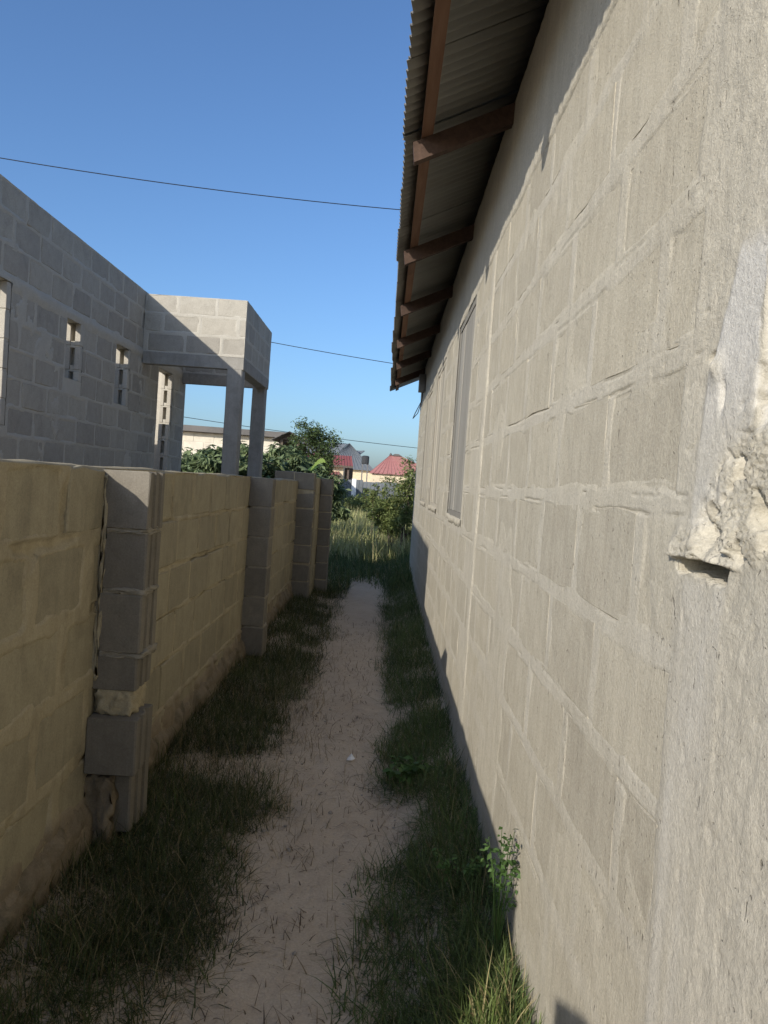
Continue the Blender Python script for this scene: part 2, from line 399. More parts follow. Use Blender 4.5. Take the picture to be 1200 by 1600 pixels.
# ================================================================ RIGHT HOUSE
XR = .50; YE = 13.3
def right_house():
    H = tag(empty('block_house', (XR, 6, 0)), 'sunlit house wall of smeared cement blocks under a rusty iron roof', 'house')
    def par(o):
        o.parent = H; o.matrix_parent_inverse = Matrix.Translation((-XR, -6, 0)); return o
    fr = ('y', XR, -1)
    wins = [(5.0, 6.1, 1.40, 2.87), (7.45, 8.65, 1.40, 2.87), (9.6, 10.8, 1.40, 2.87)]
    zs = [(.285+.263*i-.263+.016, .285+.263*i-.016) for i in range(0, 11)]
    rects = bond(1.28, YE, zs, .445, .032, [(a-.05, b+.05, c-.03, d+.5) for a, b, c, d in wins], 5)
    rects = [r for r in rects if r[3] < 2.86 or True]
    rects = [r for r in rects if not (4.12 < r[0] < 4.26)]
    us = [.72]
    while us[-1] < YE: us.append(us[-1] + max(.0026, us[-1]*.0038))
    us = np.array(us); us[-1] = YE
    zg = np.concatenate([np.arange(-.1, .85, .011), np.arange(.85, 1.44, .0055), np.arange(1.44, 2.02, .003), np.arange(2.02, 2.45, .0055), np.arange(2.45, 3.5, .011)])
    def extra(U, Z, Hh, P, D):
        P = P + (.13 + .16*fbm(U, Z, .35, 3, 20))*sstep(.022, .0, D)
        # long trowel drags and drips
        Hh = Hh + .0007*fbm(U, Z, .06, 2, 21, sy=.5) + .0015*fbm(U, Z, .9, 2, 23)
        # broken dark line under each bed joint and beside some head joints
        for (b0, b1) in zs:
            zc = b1 - .004 + .016*fbm(U, Z*0+b1*3, .35, 4, 25); on = sstep(-.02, .10, fbm(U, Z*0+b1*5, .30, 3, 27))
            Hh = Hh - .0045*on*np.exp(-((Z-zc)/.004)**2)
            zc = b1 + .034 + .012*fbm(U, Z*0+b1*3, .3, 4, 29); on = sstep(.12, .24, fbm(U, Z*0+b1*7, .25, 3, 30)); Hh = Hh - .003*on*np.exp(-((Z-zc)/.004)**2)
        # crust of mortar smeared over parts of the blocks
        sm = sstep(.12, .40, fbm(U, Z, .42, 3, 31, sy=.6) + .22*sstep(.95, .55, Z) + .10*sstep(3.5, 1.6, U)*sstep(1.7, 2.2, Z)); Hh = np.maximum(Hh, -.004 + .0055*sm + .0012*fbm(U, Z, .05, 3, 33))*sm + Hh*(1-sm)
        # ring beam above the windows with a ragged lower edge
        edge = 2.868 + .018*fbm(U, Z*0, .5, 4, 41)
        rb = sstep(-.006, .006, Z-edge); Hh = Hh*(1-rb) + rb*(.005 + .003*fbm(U, Z, .3, 4, 43) + .003*fbm(U, Z, .035, 2, 44, sy=1.2))
        groove = np.exp(-((Z-edge)/.008)**2); Hh = Hh - .007*groove*sstep(-.1, .15, fbm(U, Z*0, .3, 3, 46))
        # vertical construction strip beside the windows
        for (yc, wd, am) in ((4.15, .085, .007), (6.62, .05, .005), (9.1, .06, .005)):
            e = wd*(1 + .5*fbm(Z, U*0, .3, 4, 51)) ; s = sstep(e, e-.03, np.abs(U-yc-.02*fbm(Z, U*0, .8, 3, 53)))*(1-rb)
            Hh = Hh*(1-s) + s*(am + .005*fbm(U, Z, .08, 4, 55)); P = np.maximum(P, s*.12)
        # ---- rough part beside the camera
        wob = .02*fbm(Z, U*0, .35, 4, 61)
        rg = sstep(1.29, 1.25, U+wob)
        rough = .0013*fbm(U, Z, .022, 2, 63) + .0022*fbm(U, Z, .06, 3, 64) + .005*fbm(U, Z, .3, 2, 65)
        Hh = Hh*(1-rg) + rg*(.002 + rough)
        lower = sstep(1.50, 1.47, Z)
        st = sstep(1.268, 1.238, U+wob)*sstep(1.08, 1.108, U+.018*fbm(Z, U*0, .2, 4, 67))
        ps = st*lower; Hh = Hh*(1-ps) + ps*(.0035 + .0012*fbm(U, Z, .06, 2, 69, sy=.5) + .0004*fbm(U, Z, .02, 2, 70, sy=.3)); P = np.maximum(P, ps*(.40+.5*fbm(U, Z, .08, 3, 68, sy=.5)))
        # whiter patch above the slot: narrows to the top
        wl = 1.255 - .10*sstep(1.70, 2.02, Z) + .02*fbm(Z, U*0, .12, 4, 71); wr = 1.055 + .012*fbm(Z, U*0, .07, 3, 72)
        up = sstep(1.54, 1.58, Z)*sstep(2.0, 1.95, Z + .05*fbm(U, Z, .1, 3, 73))
        ws = sstep(0, .022, wl-U)*sstep(0, .008, U-wr)*up
        Hh = Hh*(1-ws) + ws*(.004 + .0016*fbm(U, Z, .07, 3, 75) + .0006*fbm(U, Z, .02, 2, 76)); P = np.maximum(P, ws*(.5 + .5*sstep(1.66, 1.86, Z) + .3*fbm(U, Z, .1, 3, 74)))
        # smooth side of the next block, beyond the white patch
        sb = sstep(1.052, 1.04, U)*sstep(1.69, 1.72, Z)*sstep(2.02, 1.98, Z); Hh = Hh*(1-sb) + sb*(-.008 + .002*fbm(U, Z, .05, 3, 77)); P = np.maximum(P, sb*.7)
        nd = np.exp(-((U-1.05)/.009)**2)*np.clip(fbm(U*0, Z, .06, 3, 79)*2.2, 0, 1)*sstep(1.68, 1.72, Z); Hh = Hh - .025*nd*sstep(2.0, 1.95, Z)
        # crumbling lumps
        cr = sstep(1.20, 1.12, U + .06*fbm(U, Z, .1, 3, 81) + .9*np.clip(Z-1.66, 0, 1) - .35*np.clip(1.62-Z, 0, 1))*sstep(1.50, 1.56, Z)*sstep(1.74, 1.69, Z + .04*fbm(U, Z, .08, 3, 82))
        wx = U + .02*fbm(U, Z, .05, 3, 83); wz = Z + .02*fbm(U, Z, .05, 3, 84)
        c1 = cells(wx, wz, .062, 5); c2 = cells(wx, wz, .019, 9)
        lump = .013*(c1[2]-.4) + .003*(c2[2]-.5)*sstep(-.1, .3, fbm(U, Z, .08, 2, 87)) - .011*sstep(.16, .0, c1[1])*sstep(-.2, .2, fbm(U, Z, .09, 2, 89)) - .0015*sstep(.2, .0, c2[1]) + .0025*fbm(U, Z, .02, 3, 85) + .006*fbm(U, Z, .12, 2, 90)
        pit = sstep(.20, .34, fbm(U, Z, .07, 3, 86)); Hh = Hh*(1-cr) + cr*(.006 + lump - .024*pit); P = P*(1-cr*.85)
        k2 = np.exp(-(((U-1.19)/.022)**2 + ((Z-1.815)/.02)**2)); Hh = Hh + .008*k2 + .004*k2*fbm(U, Z, .015, 2, 88); P = P*(1-.7*k2)
        Hh = Hh - .02*np.exp(-(((U-1.215)/.013)**2 + ((Z-1.835)/.007)**2)) - .014*np.exp(-(((U-1.165)/.006)**2 + ((Z-1.77)/.02)**2))
        # ledge of mortar above the slot, and the slot
        lg = sstep(1.345, 1.30, U + .35*np.clip(Z-1.52, 0, 1))*sstep(1.05, 1.10, U)*sstep(1.511, 1.516, Z + .006*fbm(U, Z*0, .05, 3, 91))*sstep(1.60, 1.52, Z)
        Hh = Hh + lg*(.016 + .008*fbm(U, Z, .06, 3, 93) + .007*(c2[2]-.5)*sstep(1.30, 1.22, U) - .003*sstep(.25, 0., c2[1])); P = np.maximum(P*(1-lg*.6), lg*.12)
        sl = sstep(1.292, 1.284, U)*sstep(1.10, 1.108, U)*sstep(1.489, 1.494, Z + .012*fbm(U, Z*0, .04, 3, 95))*sstep(1.516, 1.511, Z + .006*fbm(U, Z*0, .05, 3, 91))
        Hh = Hh*(1-sl) + sl*(-.10); P = P*(1-sl)
        grit = RNG.random(U.shape) - .5; Hh = Hh + grit*(.0040*np.maximum(cr, lg*.8) + .0006*rg)
        # pits everywhere
        Hh = Hh - .0015*sstep(.44, .52, fbm(U, Z, .028, 2, 97))
        return Hh, P
    m = mortar_sheet('wall', rects, fr, us, zg, M['rmortar'], None, wins, .0012, .006, .006, extra, .0016, 3, soft=.045, crack=.0035, crw=.006); par(m)
    me = variants(M['rblock'], 10, .004, .006, .08, 100)
    lay_blocks(rects, fr, m, me, 7, .0012, .002)
    # core and the rest of the house body
    core = core_boxes('wall_core', fr, -3, YE-.02, -.2, 3.5, .085, .2, [(a, b, c, d) for a, b, c, d in wins], M['rblock'], None); par(core)
    nb = MB().box(XR, XR+.084, -3, .72, -.2, 3.5); par(nb.build('near_wall', M['rmortar']))
    for y in (-3, YE-.16):
        g = MB()
        v = [(XR+.21, y, -.2), (8, y, -.2), (8, y, 3.45), (4.2, y, 5.2), (XR+.21, y, 3.62)]
        v += [(p[0], y+.15, p[2]) for p in v]
        g.add(v, [(0,1,2,3,4), (9,8,7,6,5), (0,5,6,1), (1,6,7,2), (2,7,8,3), (3,8,9,4), (4,9,5,0)])
        par(g.build('gable_wall', M['rblock']))
    par(box('back_wall', 7.85, 8, -2.84, YE-.17, -.2, 3.45, M['rblock']))
    # windows: recessed weathered boards with a sill of mortar
    for wi, (a, b, c, d) in enumerate(wins):
        fo = par(MB().box(XR+.003, XR+.08, a, a+.05, c, d).box(XR+.003, XR+.08, b-.05, b, c, d).box(XR+.003, XR+.08, a+.05, b-.05, d-.05, d).box(XR+.003, XR+.08, a+.05, b-.05, c, c+.045).build('window_frame', M['boards'] if wi == 0 else M['fadedboards']))
        r = random.Random(wi+3); y = a+.052
        while y < b-.06:
            wdt = min(r.uniform(.13, .24), b-.052-y); dx = r.uniform(-.003, .003)
            box('board', XR+.007+dx, XR+.06+dx, y, y+wdt-.004, c+.047, d-.052 - r.uniform(0, .01), M['boards'] if wi == 0 else M['fadedboards'], fo); y += wdt
        n = 40; V = []; 
        yy = np.linspace(a-.06, b+.06, n); prof = ((.02, -.05), (-.002, -.045), (-.008, -.02), (-.006, .004), (.005, .008), (.07, .010), (.07, -.05))
        for y in yy:
            j = .007*float(vnoise(y, wi*3.0, .05)) + .006*float(vnoise(y, 9+wi, .2))
            for (px, pz) in prof: V.append((XR+px+j*(px < .02), y, c+pz+j))
        k = len(prof); F = [(i*k+q, (i+1)*k+q, (i+1)*k+(q+1) % k, i*k+(q+1) % k) for i in range(n-1) for q in range(k)]
        par(obj('sill', V, F, M['rmortar'], None, True))
    # roof
    Z0 = 3.30; SL = .466; XE = -.03
    zu = lambda x: Z0 + SL*(x-XE)
    y = -1.6; i = 0; r = random.Random(4)
    prof = np.arange(0, .7601, .0076)
    def sheet_mesh(x0, x1, sgn=1):
        nx = 2; V = []; F = []
        xs = [x0, x1]
        for t in (0, .0035):
            for p in prof:
                for x in xs: wv = .011*math.cos(2*math.pi*p/.076) + .011 + t; V.append((x - .42*wv, p, SL*sgn*(x-x0) + .9*wv))
        N = len(prof)
        for t in (0, 1):
            for k in range(N-1):
                q = (t*N*2+k*2, t*N*2+k*2+1, t*N*2+k*2+3, t*N*2+k*2+2); F.append(q if t else q[::-1])
        for k in range(N-1):
            for e in (0, 1): F.append((k*2+e, k*2+2+e, N*2+k*2+2+e, N*2+k*2+e))
        for k in (0, N-1): F.append((k*2, k*2+1, N*2+k*2+1, N*2+k*2))
        return mesh('roof_sheet', V, F, M['sheet'], True)
    sm1 = sheet_mesh(0, 2.3); sm2 = sheet_mesh(0, 2.2)
    while y < 13.75:
        e = r.uniform(-.014, .014)
        o = inst('roof_sheet', sm1, None, (XE+e, y, zu(XE+e)+.0025*(i % 2)), (r.uniform(.018, .030), 0, r.uniform(-.006, .006))); par(o)
        o = inst('roof_sheet', sm2, None, (2.15, y, zu(2.15)+.02+.0025*(i % 2))); par(o)
        y += .684; i += 1
    far = obj('far_roof_slope', *boxvf(0, 1, 0, 1, 0, 1), M['sheet']); far.data.clear_geometry()
    far.data.from_pydata([(4.3, -1.6, zu(4.3)+.03), (8.6, -1.6, zu(0)+.03), (8.6, 14.0, zu(0)+.03), (4.3, 14.0, zu(4.3)+.03), (4.3, -1.6, zu(4.3)+.02), (8.6, -1.6, zu(0)+.02), (8.6, 14.0, zu(0)+.02), (4.3, 14.0, zu(4.3)+.02)], [], [(0,1,2,3), (7,6,5,4), (0,4,5,1), (1,5,6,2), (2,6,7,3), (3,7,4,0)]); par(far)
    for k in range(-2, 8):
        yr = 3.87 + 1.68*k - .055*(k == 0)
        if yr > 13.9: break
        x0 = .02 + r.uniform(-.012, .012); x1 = 4.2; w2 = .025
        v = []
        for yy2 in (yr-w2, yr+w2):
            for (x, dz) in ((x0, -.055), (x1, -.055), (x1, -.16), (x0+.012, -.155)): v.append((x, yy2, zu(x)+dz))
        par(obj('rafter', v, [(0,1,2,3), (7,6,5,4), (0,4,5,1), (1,5,6,2), (2,6,7,3), (3,7,4,0)], M['rafter']))
    for xp in (.055, .62, 1.4, 2.2, 3.0, 3.8):
        yy2 = -1.55
        for seg in range(4):
            y1 = min(yy2 + 3.9, 13.85); v = []; dz = r.uniform(-.004, .003)
            for q in (yy2, y1-.004):
                for (x, d) in ((xp, -.003), (xp+.055, -.003), (xp+.055, -.053), (xp, -.053)): v.append((x, q, zu(x)+d+dz))
            par(obj('purlin', v, [(3,2,1,0), (4,5,6,7), (0,1,5,4), (1,2,6,5), (2,3,7,6), (3,0,4,7)], M['purlin'])); yy2 = y1
    # wall plate closes the gap under the rafters
    par(box('wall_plate', XR+.09, XR+.19, -3, YE, 3.5, 3.56, M['rafter']))
    # meter box and cable at the far end of the wall
    mb = tag(box('meter_box', XR-.11, XR-.012, 11.55, 11.75, 3.03, 3.29, M['meter'], None, .008), 'small dark grey electric meter box under the far end of the eave', 'meter box')
    pts = [(XR-.04, 11.66, 3.03), (XR-.05, 11.7, 2.9), (XR-.13, 11.9, 2.72), (XR-.15, 12.05, 2.66), (XR-.08, 12.1, 2.75), (XR-.03, 12.1, 2.95), (XR-.02, 12.2, 3.2)]
    tag(MB().tube(pts, .007, 5).build('cable', M['wire'], None, True), 'thin black cable looping down below the meter box at the wall end', 'cable')
right_house()

# ================================================================ BOUNDARY WALL (left of the path)
XL = -1.12; TOP = 1.585
lvar = variants(M['lblock'], 10, .006, .007, .15, 200)
def grooved_block(w=.19, d=.205, h=.232, seed=0):
    """pilaster block: x 0..w, y 0..d, two grooves down its path side"""
    r = random.Random(seed); j = lambda: r.uniform(-.002, .002)
    prof = [(0, 0), (w-.006, 0), (w, .006), (w, .042), (w-.013, .050), (w-.013, .072), (w, .080), (w, .118), (w-.013, .126), (w-.013, .148), (w, .156), (w, d-.006), (w-.006, d), (0, d)]
    v = []; n = len(prof)
    for z, ins in ((0, .004), (.004, 0), (h-.004, 0), (h, .004)):
        for (x, y) in prof:
            v.append((x - ins*(x > w/2) + j(), y + (ins if y < d/2 else -ins) + j(), z + j()))
    f = []
    for a in range(3):
        for k in range(n): f.append((a*n+k, a*n+(k+1) % n, (a+1)*n+(k+1) % n, (a+1)*n+k))
    f.append(tuple(reversed(range(n)))); f.append(tuple(range(3*n, 4*n)))
    return mesh('pilaster_block', v, f, M['pblock'])
gvar = [grooved_block(seed=i) for i in range(4)]
def mortar_lump(name, x0, x1, y0, y1, z0, z1, mat, parent, amp=.008, n=9, seed=0):
    """rounded irregular slab of mortar"""
    V = []; F = []; r = np.random.default_rng(seed)
    us = np.linspace(-1, 1, n)
    idx = {}
    def vid(p):
        key = tuple(np.round(p, 4))
        if key not in idx:
            idx[key] = len(V); q = np.array(p)
            rr = 1 - .035*(np.sum(np.abs(q) > .99)-1)
            c = np.array([(x0+x1)/2, (y0+y1)/2, (z0+z1)/2]); s = np.array([(x1-x0)/2, (y1-y0)/2, (z1-z0)/2])
            V.append(c + q*rr*s + r.uniform(-amp, amp, 3)*np.array([1, 1, .6]))
        return idx[key]
    for ax in range(3):
        for sg in (-1, 1):
            for i in range(n-1):
                for j in range(n-1):
                    q = []
                    for (a, b) in ((i, j), (i+1, j), (i+1, j+1), (i, j+1)):
                        p = [0, 0, 0]; p[ax] = sg; p[(ax+1) % 3] = us[a]; p[(ax+2) % 3] = us[b]; q.append(vid(p))
                    F.append(q if sg > 0 else q[::-1])
    return obj(name, V, F, mat, parent, True)
def boundary():
    W = tag(empty('boundary_wall', (XL, 4, 0)), 'shaded boundary wall of large cement blocks with pilasters along the path', 'wall')
    def par(o):
        o.parent = W; o.matrix_parent_inverse = Matrix.Translation((-XL, -4, 0)); return o
    fr = ('y', XL, 1)
    secs = [(-.1, 3.10, .045, 21), (3.10, 6.42, .022, 22), (6.42, 9.8, .02, 23)]
    for si, (a, b, jt, sd_) in enumerate(secs):
        rr = random.Random(sd_); zs = []; z = TOP; hh = .236 if si else .245
        top = TOP - (.0, .0, .012)[si]
        z = top
        while z > .12:
            z0 = z - hh*rr.uniform(.97, 1.03); zs.append((z0, z)); z = z0 - jt*rr.uniform(.7, 1.2)
        rects = bond(a, b, zs, .44 if si else .42, jt*(1.3 if si == 0 else 1), [], sd_)
        cell = (.011, .013, .02)[si]
        us = np.arange(max(a, 1.5 if si == 0 else a), b+1e-6, cell); us[-1] = b
        zg = np.arange(-.15, top+.004, .011)
        def extra(U, Z, Hh, P, D, si=si):
            Hh = Hh + .004*fbm(U, Z, .07, 3, 121+si, sy=.3)
            # crumbled, stained foot
            ft = sstep(.36, .22, Z + .12*fbm(U, Z, .3, 4, 123+si)); Hh = Hh + ft*(.02 + .03*fbm(U, Z, .14, 5, 125+si)); P = np.maximum(P, ft*.9)
            # stepped crack
            if si == 1:
                for (ya, yb, za, zb) in ((3.15, 5.3, 1.10, 1.07), (3.6, 4.4, .82, .81), (3.9, 3.93, .55, .80), (4.55, 4.58, .56, .80)):
                    zc = za + (zb-za)*(U-ya)/(yb-ya)
                    if yb-ya > .1: c = np.exp(-((Z-zc-.012*fbm(U, Z*0, .15, 3, 127))/.006)**2)*((U > ya) & (U < yb))
                    else: c = np.exp(-((U-ya-.012*fbm(Z, U*0, .1, 3, 128))/.007)**2)*((Z > za) & (Z < zb))
                    Hh = Hh - .022*c
            return Hh, P
        m = mortar_sheet('wall_face', rects, fr, us, zg, M['lmortar'], None, (), (.004, .0015, .0015)[si], .012, (.013, .007, .006)[si], extra, .005, 140+si*5, holes=(.02, .16, .10)[si], crack=(.016, .012, .008)[si]); par(m)
        lay_blocks([q for q in rects if q[1] > 1.3], fr, m, lvar, 30+si, .004, .006)
        par(box('wall_core', XL-.17, XL-.022, a, b-.002, -.2, top-.006, M['lmortar']))
        # crumbly mortar capping
        n = int((b-a)/.05); V = []; k = 5
        for i in range(n+1):
            y = a + (b-a)*i/n; j = .010*float(fbm(np.array(y), np.array(si*2.0), .25, 3, 131)); j2 = .008*float(vnoise(y, 5., .08))
            for (dx, dz) in ((-.172+j2, -.02), (-.165, .004+j), (-.09, .010+j), (-.016+j2, .003+j), (-.010+j2, -.02)): V.append((XL+dx, y, top+dz))
        F = [(i*k+q, i*k+q+1, (i+1)*k+q+1, (i+1)*k+q) for i in range(n) for q in range(k-1)]
        par(obj('capping', V, F, M['lmortar'], None, True))
    # pilaster 1
    x = XL-.004; y1 = 3.05; r = random.Random(8)
    def pil(yf, zlist, dx=0.0):
        for i, (z, hsc, oy, ox) in enumerate(zlist):
            inst('pilaster_block', gvar[i % 4], None, (x+ox+dx, yf+oy, z), (0, 0, r.uniform(-.025, .025)), (1, 1, hsc)).parent = None
            o = C.objects[-1]; par(o)
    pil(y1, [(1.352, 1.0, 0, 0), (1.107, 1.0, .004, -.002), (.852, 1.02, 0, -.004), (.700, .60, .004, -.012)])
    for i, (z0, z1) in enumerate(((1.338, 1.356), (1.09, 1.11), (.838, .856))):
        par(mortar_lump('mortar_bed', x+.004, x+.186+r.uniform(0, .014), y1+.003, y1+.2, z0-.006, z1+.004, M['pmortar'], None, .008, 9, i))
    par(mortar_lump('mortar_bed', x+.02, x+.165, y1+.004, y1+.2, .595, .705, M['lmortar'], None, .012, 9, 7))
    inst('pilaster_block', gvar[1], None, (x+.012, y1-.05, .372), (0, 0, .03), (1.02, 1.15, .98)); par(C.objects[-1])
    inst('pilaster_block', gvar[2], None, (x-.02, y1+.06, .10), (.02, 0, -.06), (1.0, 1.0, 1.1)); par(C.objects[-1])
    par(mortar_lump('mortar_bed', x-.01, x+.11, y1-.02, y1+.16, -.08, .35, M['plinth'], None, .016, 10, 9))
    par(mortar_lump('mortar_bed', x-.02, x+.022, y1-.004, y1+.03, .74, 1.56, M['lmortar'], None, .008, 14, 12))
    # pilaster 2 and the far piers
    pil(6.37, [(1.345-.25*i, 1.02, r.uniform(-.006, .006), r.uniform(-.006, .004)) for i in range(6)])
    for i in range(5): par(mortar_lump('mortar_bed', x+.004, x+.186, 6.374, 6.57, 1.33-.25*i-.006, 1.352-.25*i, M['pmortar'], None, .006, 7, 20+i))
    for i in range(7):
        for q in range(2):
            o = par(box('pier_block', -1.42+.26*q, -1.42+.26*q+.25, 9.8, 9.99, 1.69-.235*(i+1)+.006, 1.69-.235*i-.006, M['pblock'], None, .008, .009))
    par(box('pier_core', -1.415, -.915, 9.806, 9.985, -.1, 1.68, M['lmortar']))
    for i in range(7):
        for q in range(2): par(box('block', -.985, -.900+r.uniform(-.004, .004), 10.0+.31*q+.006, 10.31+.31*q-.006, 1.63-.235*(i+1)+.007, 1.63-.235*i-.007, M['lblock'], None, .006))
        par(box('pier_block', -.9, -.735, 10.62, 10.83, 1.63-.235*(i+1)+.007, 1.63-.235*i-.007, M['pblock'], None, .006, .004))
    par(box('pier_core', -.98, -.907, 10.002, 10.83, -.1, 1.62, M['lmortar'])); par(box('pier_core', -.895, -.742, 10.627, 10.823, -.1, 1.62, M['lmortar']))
    # earth-stained footing sticking out below
    uu = np.arange(1.2, 9.7, .014); tt = np.linspace(0, 1, 30); U, T = np.meshgrid(uu, tt, indexing='ij')
    base = fbm(U, U*0, .5, 4, 133); Zf = (.25 + .10*base)*(1-T) - .15*T
    X = XL - .012 + .045*sstep(0, .25, T) + .012*T
    c1 = cells(U + .05*fbm(U, Zf, .1, 2, 134), Zf*1.3 + .05*fbm(U, Zf, .1, 2, 136), .17, 3)
    X = X + sstep(0, .12, T)*(.014*(c1[2]-.5) - .012*sstep(.10, 0., c1[1]) + .014*fbm(U, Zf, .05, 4, 135) + .012*base)
    n, m_ = U.shape; I = np.arange(n*m_).reshape(n, m_)
    F = np.stack([I[:-1, :-1], I[:-1, 1:], I[1:, 1:], I[1:, :-1]], -1).reshape(-1, 4)[:, ::-1]
    ft = par(npmesh('footing', np.stack([X, U, Zf], -1).reshape(-1, 3), F, M['plinth']))
    shadow_wall = tag(box('boundary_wall', XL-.17, XL, -6, -.85, -.2, 1.76, M['lblock'], None, .006), 'unseen wall stretch past a narrow gap, added for its shadow', 'wall')  # unseen stretch added, its height and end set by the shadow it casts
boundary()

# ================================================================ UNFINISHED HOUSE (left)
XH = -3.10; ZT = 3.76
def left_house():
    Hh = tag(empty('unfinished_house', (XH, 7, 0)), 'roofless unfinished grey block house with porch behind the boundary wall', 'house')
    def par(o):
        o.parent = Hh; o.matrix_parent_inverse = Matrix.Translation((-XH, -7, 0)); return o
    fr = ('y', XH, 1)
    ops = [(5.0, 6.2, 1.86, 3.0), (7.27, 7.68, 2.40, 2.97), (8.60, 9.08, 2.30, 2.96), (10.2, 10.9, -.1, 2.94)]
    zs = [(ZT-.235*(i+1)+.012, ZT-.235*i-.012) for i in range(3)] + [(2.96-.235*(i+1)+.012, 2.96-.235*i-.012) for i in range(7)]
    rects = bond(2.72, 11.5, zs, .44, .026, [(a, b, c, d) for a, b, c, d in ops], 41)
    us = np.arange(4.2, 11.5, .022); us[-1] = 11.5; zg = np.arange(1.2, ZT, .02); zg[-1] = ZT-.004
    def extra(U, Z, H_, P, D):
        lt = sstep(2.965, 2.985, Z + .02*fbm(U, Z*0, .2, 4, 151))*sstep(3.055, 3.035, Z + .02*fbm(U, Z*0, .3, 4, 153))
        H_ = H_*(1-lt) + lt*(.010 + .010*fbm(U, Z, .1, 4, 155)); P = P + .25*np.clip(fbm(U, Z, .8, 3, 157), 0, 1)
        sm = sstep(.28, .5, fbm(U, Z, .3, 4, 159))*(Z < 2.96); H_ = np.where(sm > .3, np.maximum(H_, .003), H_)
        return H_, P
    m = par(mortar_sheet('wall', rects, fr, us, zg, M['hmortar'], None, ops, .002, .012, .008, extra, .004, 160, crack=.006, crw=.018))
    hv = variants(M['hblock'], 8, .006, .006, .15, 300)
    lay_blocks([r for r in rects if r[1] > 4.3 and r[3] > 1.4], fr, m, hv, 43, .004, .005)
    par(core_boxes('wall_core', fr, 2.7, 11.5, -.2, ZT-.006, .02, .145, ops, M['hmortar'], None))
    par(box('lintel', XH-.15, XH+.004, 11.505, 11.56, -.1, ZT-.005, M['hmortar']))
    # other outer walls and added cross walls, open to the sky
    par(box('outer_wall', -9.0, XH-.152, 2.7, 2.85, -.2, ZT, M['inner'])); par(box('outer_wall', -9.0, -8.85, 2.852, 11.5, -.2, ZT, M['inner'])); par(box('outer_wall', -8.848, XH-.152, 11.36, 11.5, -.2, ZT-.3, M['inner']))
    iv = variants(M['inner'], 6, .006, .006, .13, 340)
    def cross(y, top, x0, x1, door):
        fr2 = ('x', y, -1); ops2 = [door] if door else []
        zz = [(top-.235*(i+1)+.011, top-.235*i-.011) for i in range(7)]
        rc = bond(x0, x1, zz, .44, .024, ops2, int(y*10))
        par(core_boxes('shade_cross_wall', fr2, x0, x1, -.2, top-.004, .006, .126, ops2, M['hmortar'], None))
        cw = C.objects[-1]; lay_blocks([r for r in rc if r[1] > -4.6], fr2, cw, iv, 7, .002)
    cross(6.6, 3.25, -8.84, XH-.152, None); cross(8.0, 3.25, -8.84, XH-.152, None); cross(9.5, 2.85, -8.84, XH-.152, None)  # unseen walls added, placed and topped to shade the opening jambs
    for (a, b, c, d) in ops:
        z = d - .004
        while z > max(c, .5):
            z0 = max(z-.213, c+.002); jy = random.uniform(-.006, .006)
            par(box('jamb_block', XH-.149, XH-.098, b-.075+jy, b-.002, z0, z, M['inner'], None, .005)); par(box('jamb_block', XH-.052, XH+.002, b-.075+jy, b-.002, z0, z, M['inner'], None, .005))
            par(box('jamb_mortar', XH-.148, XH-.002, b-.068+jy, b-.004, z-.235, z-.2135, M['hmortar'], None, .004, .002)); par(box('jamb_mortar', XH-.0975, XH-.0525, b-.066+jy, b-.003, z-.2135, z-.17, M['hmortar'], None, .004, .002))
            z -= .235
    # ---------------- porch
    YP, YQ, XP = 9.5, 11.5, -1.85
    pz = [(ZT-.02-.235*(i+1)+.014, ZT-.02-.235*i-.014) for i in range(3)]; zt = ZT-.025; zb = 3.03
    for (fr2, a, b, inner, sd_) in ((('x', YP, -1), XH+.004, XP, 0, 51), (('y', XP, 1), YP+.003, YQ-.003, 0, 52), (('x', YQ-.15, -1), XH+.004, XP-.155, 0, 53)):
        rc = bond(a, b, pz, .43, .034, [], sd_)
        u2 = np.arange(a, b, .02); u2[-1] = b; z2 = np.arange(zb, zt, .014)
        m2 = par(mortar_sheet('parapet', rc, fr2, u2, z2, M['hmortar'], None, (), .002, .012, .009, None, .004, sd_))
        lay_blocks(rc, fr2, m2, hv, sd_, .004, .005)
        par(core_boxes('parapet_core', fr2, a+.02, b-.02, zb, zt-.006, .02, .145, [], M['hmortar'], None))
    def beam(x0, x1, y0, y1, z0, z1): par(box('beam', x0, x1, y0, y1, z0, z1, M['concrete'], None, .006, .006))
    beam(XH+.004, XP+.004, YP-.004, YP+.155, 2.885, zb); beam(XP-.155, XP+.004, YP+.157, YQ, 2.885, zb); beam(XH+.004, XP-.158, YQ-.155, YQ, 2.885, zb)
    for (cx, cy) in ((XP-.20, YP+.0), (XP-.2, YQ-.2)):
        V = []; n = 26
        for i in range(n+1):
            z = -.1 + 2.984*i/n; j = lambda s: .004*float(vnoise(z*1.0, s+cx+cy, .13))
            for (dx, dy) in ((.012, .0), (.178, .0), (.19, .012), (.19, .178), (.178, .19), (.012, .19), (0, .178), (0, .012)): V.append((cx+dx+j(dx*9), cy+dy+j(dy*9+4), z))
        F = [(i*8+q, i*8+(q+1) % 8, (i+1)*8+(q+1) % 8, (i+1)*8+q) for i in range(n) for q in range(8)] + [tuple(range(n*8, n*8+8))]
        col = par(obj('column', V, F, M['concrete']))
    par(box('porch_floor', XH+.002, XP, YP, YQ, -.2, .15, M['concrete']))
left_house()

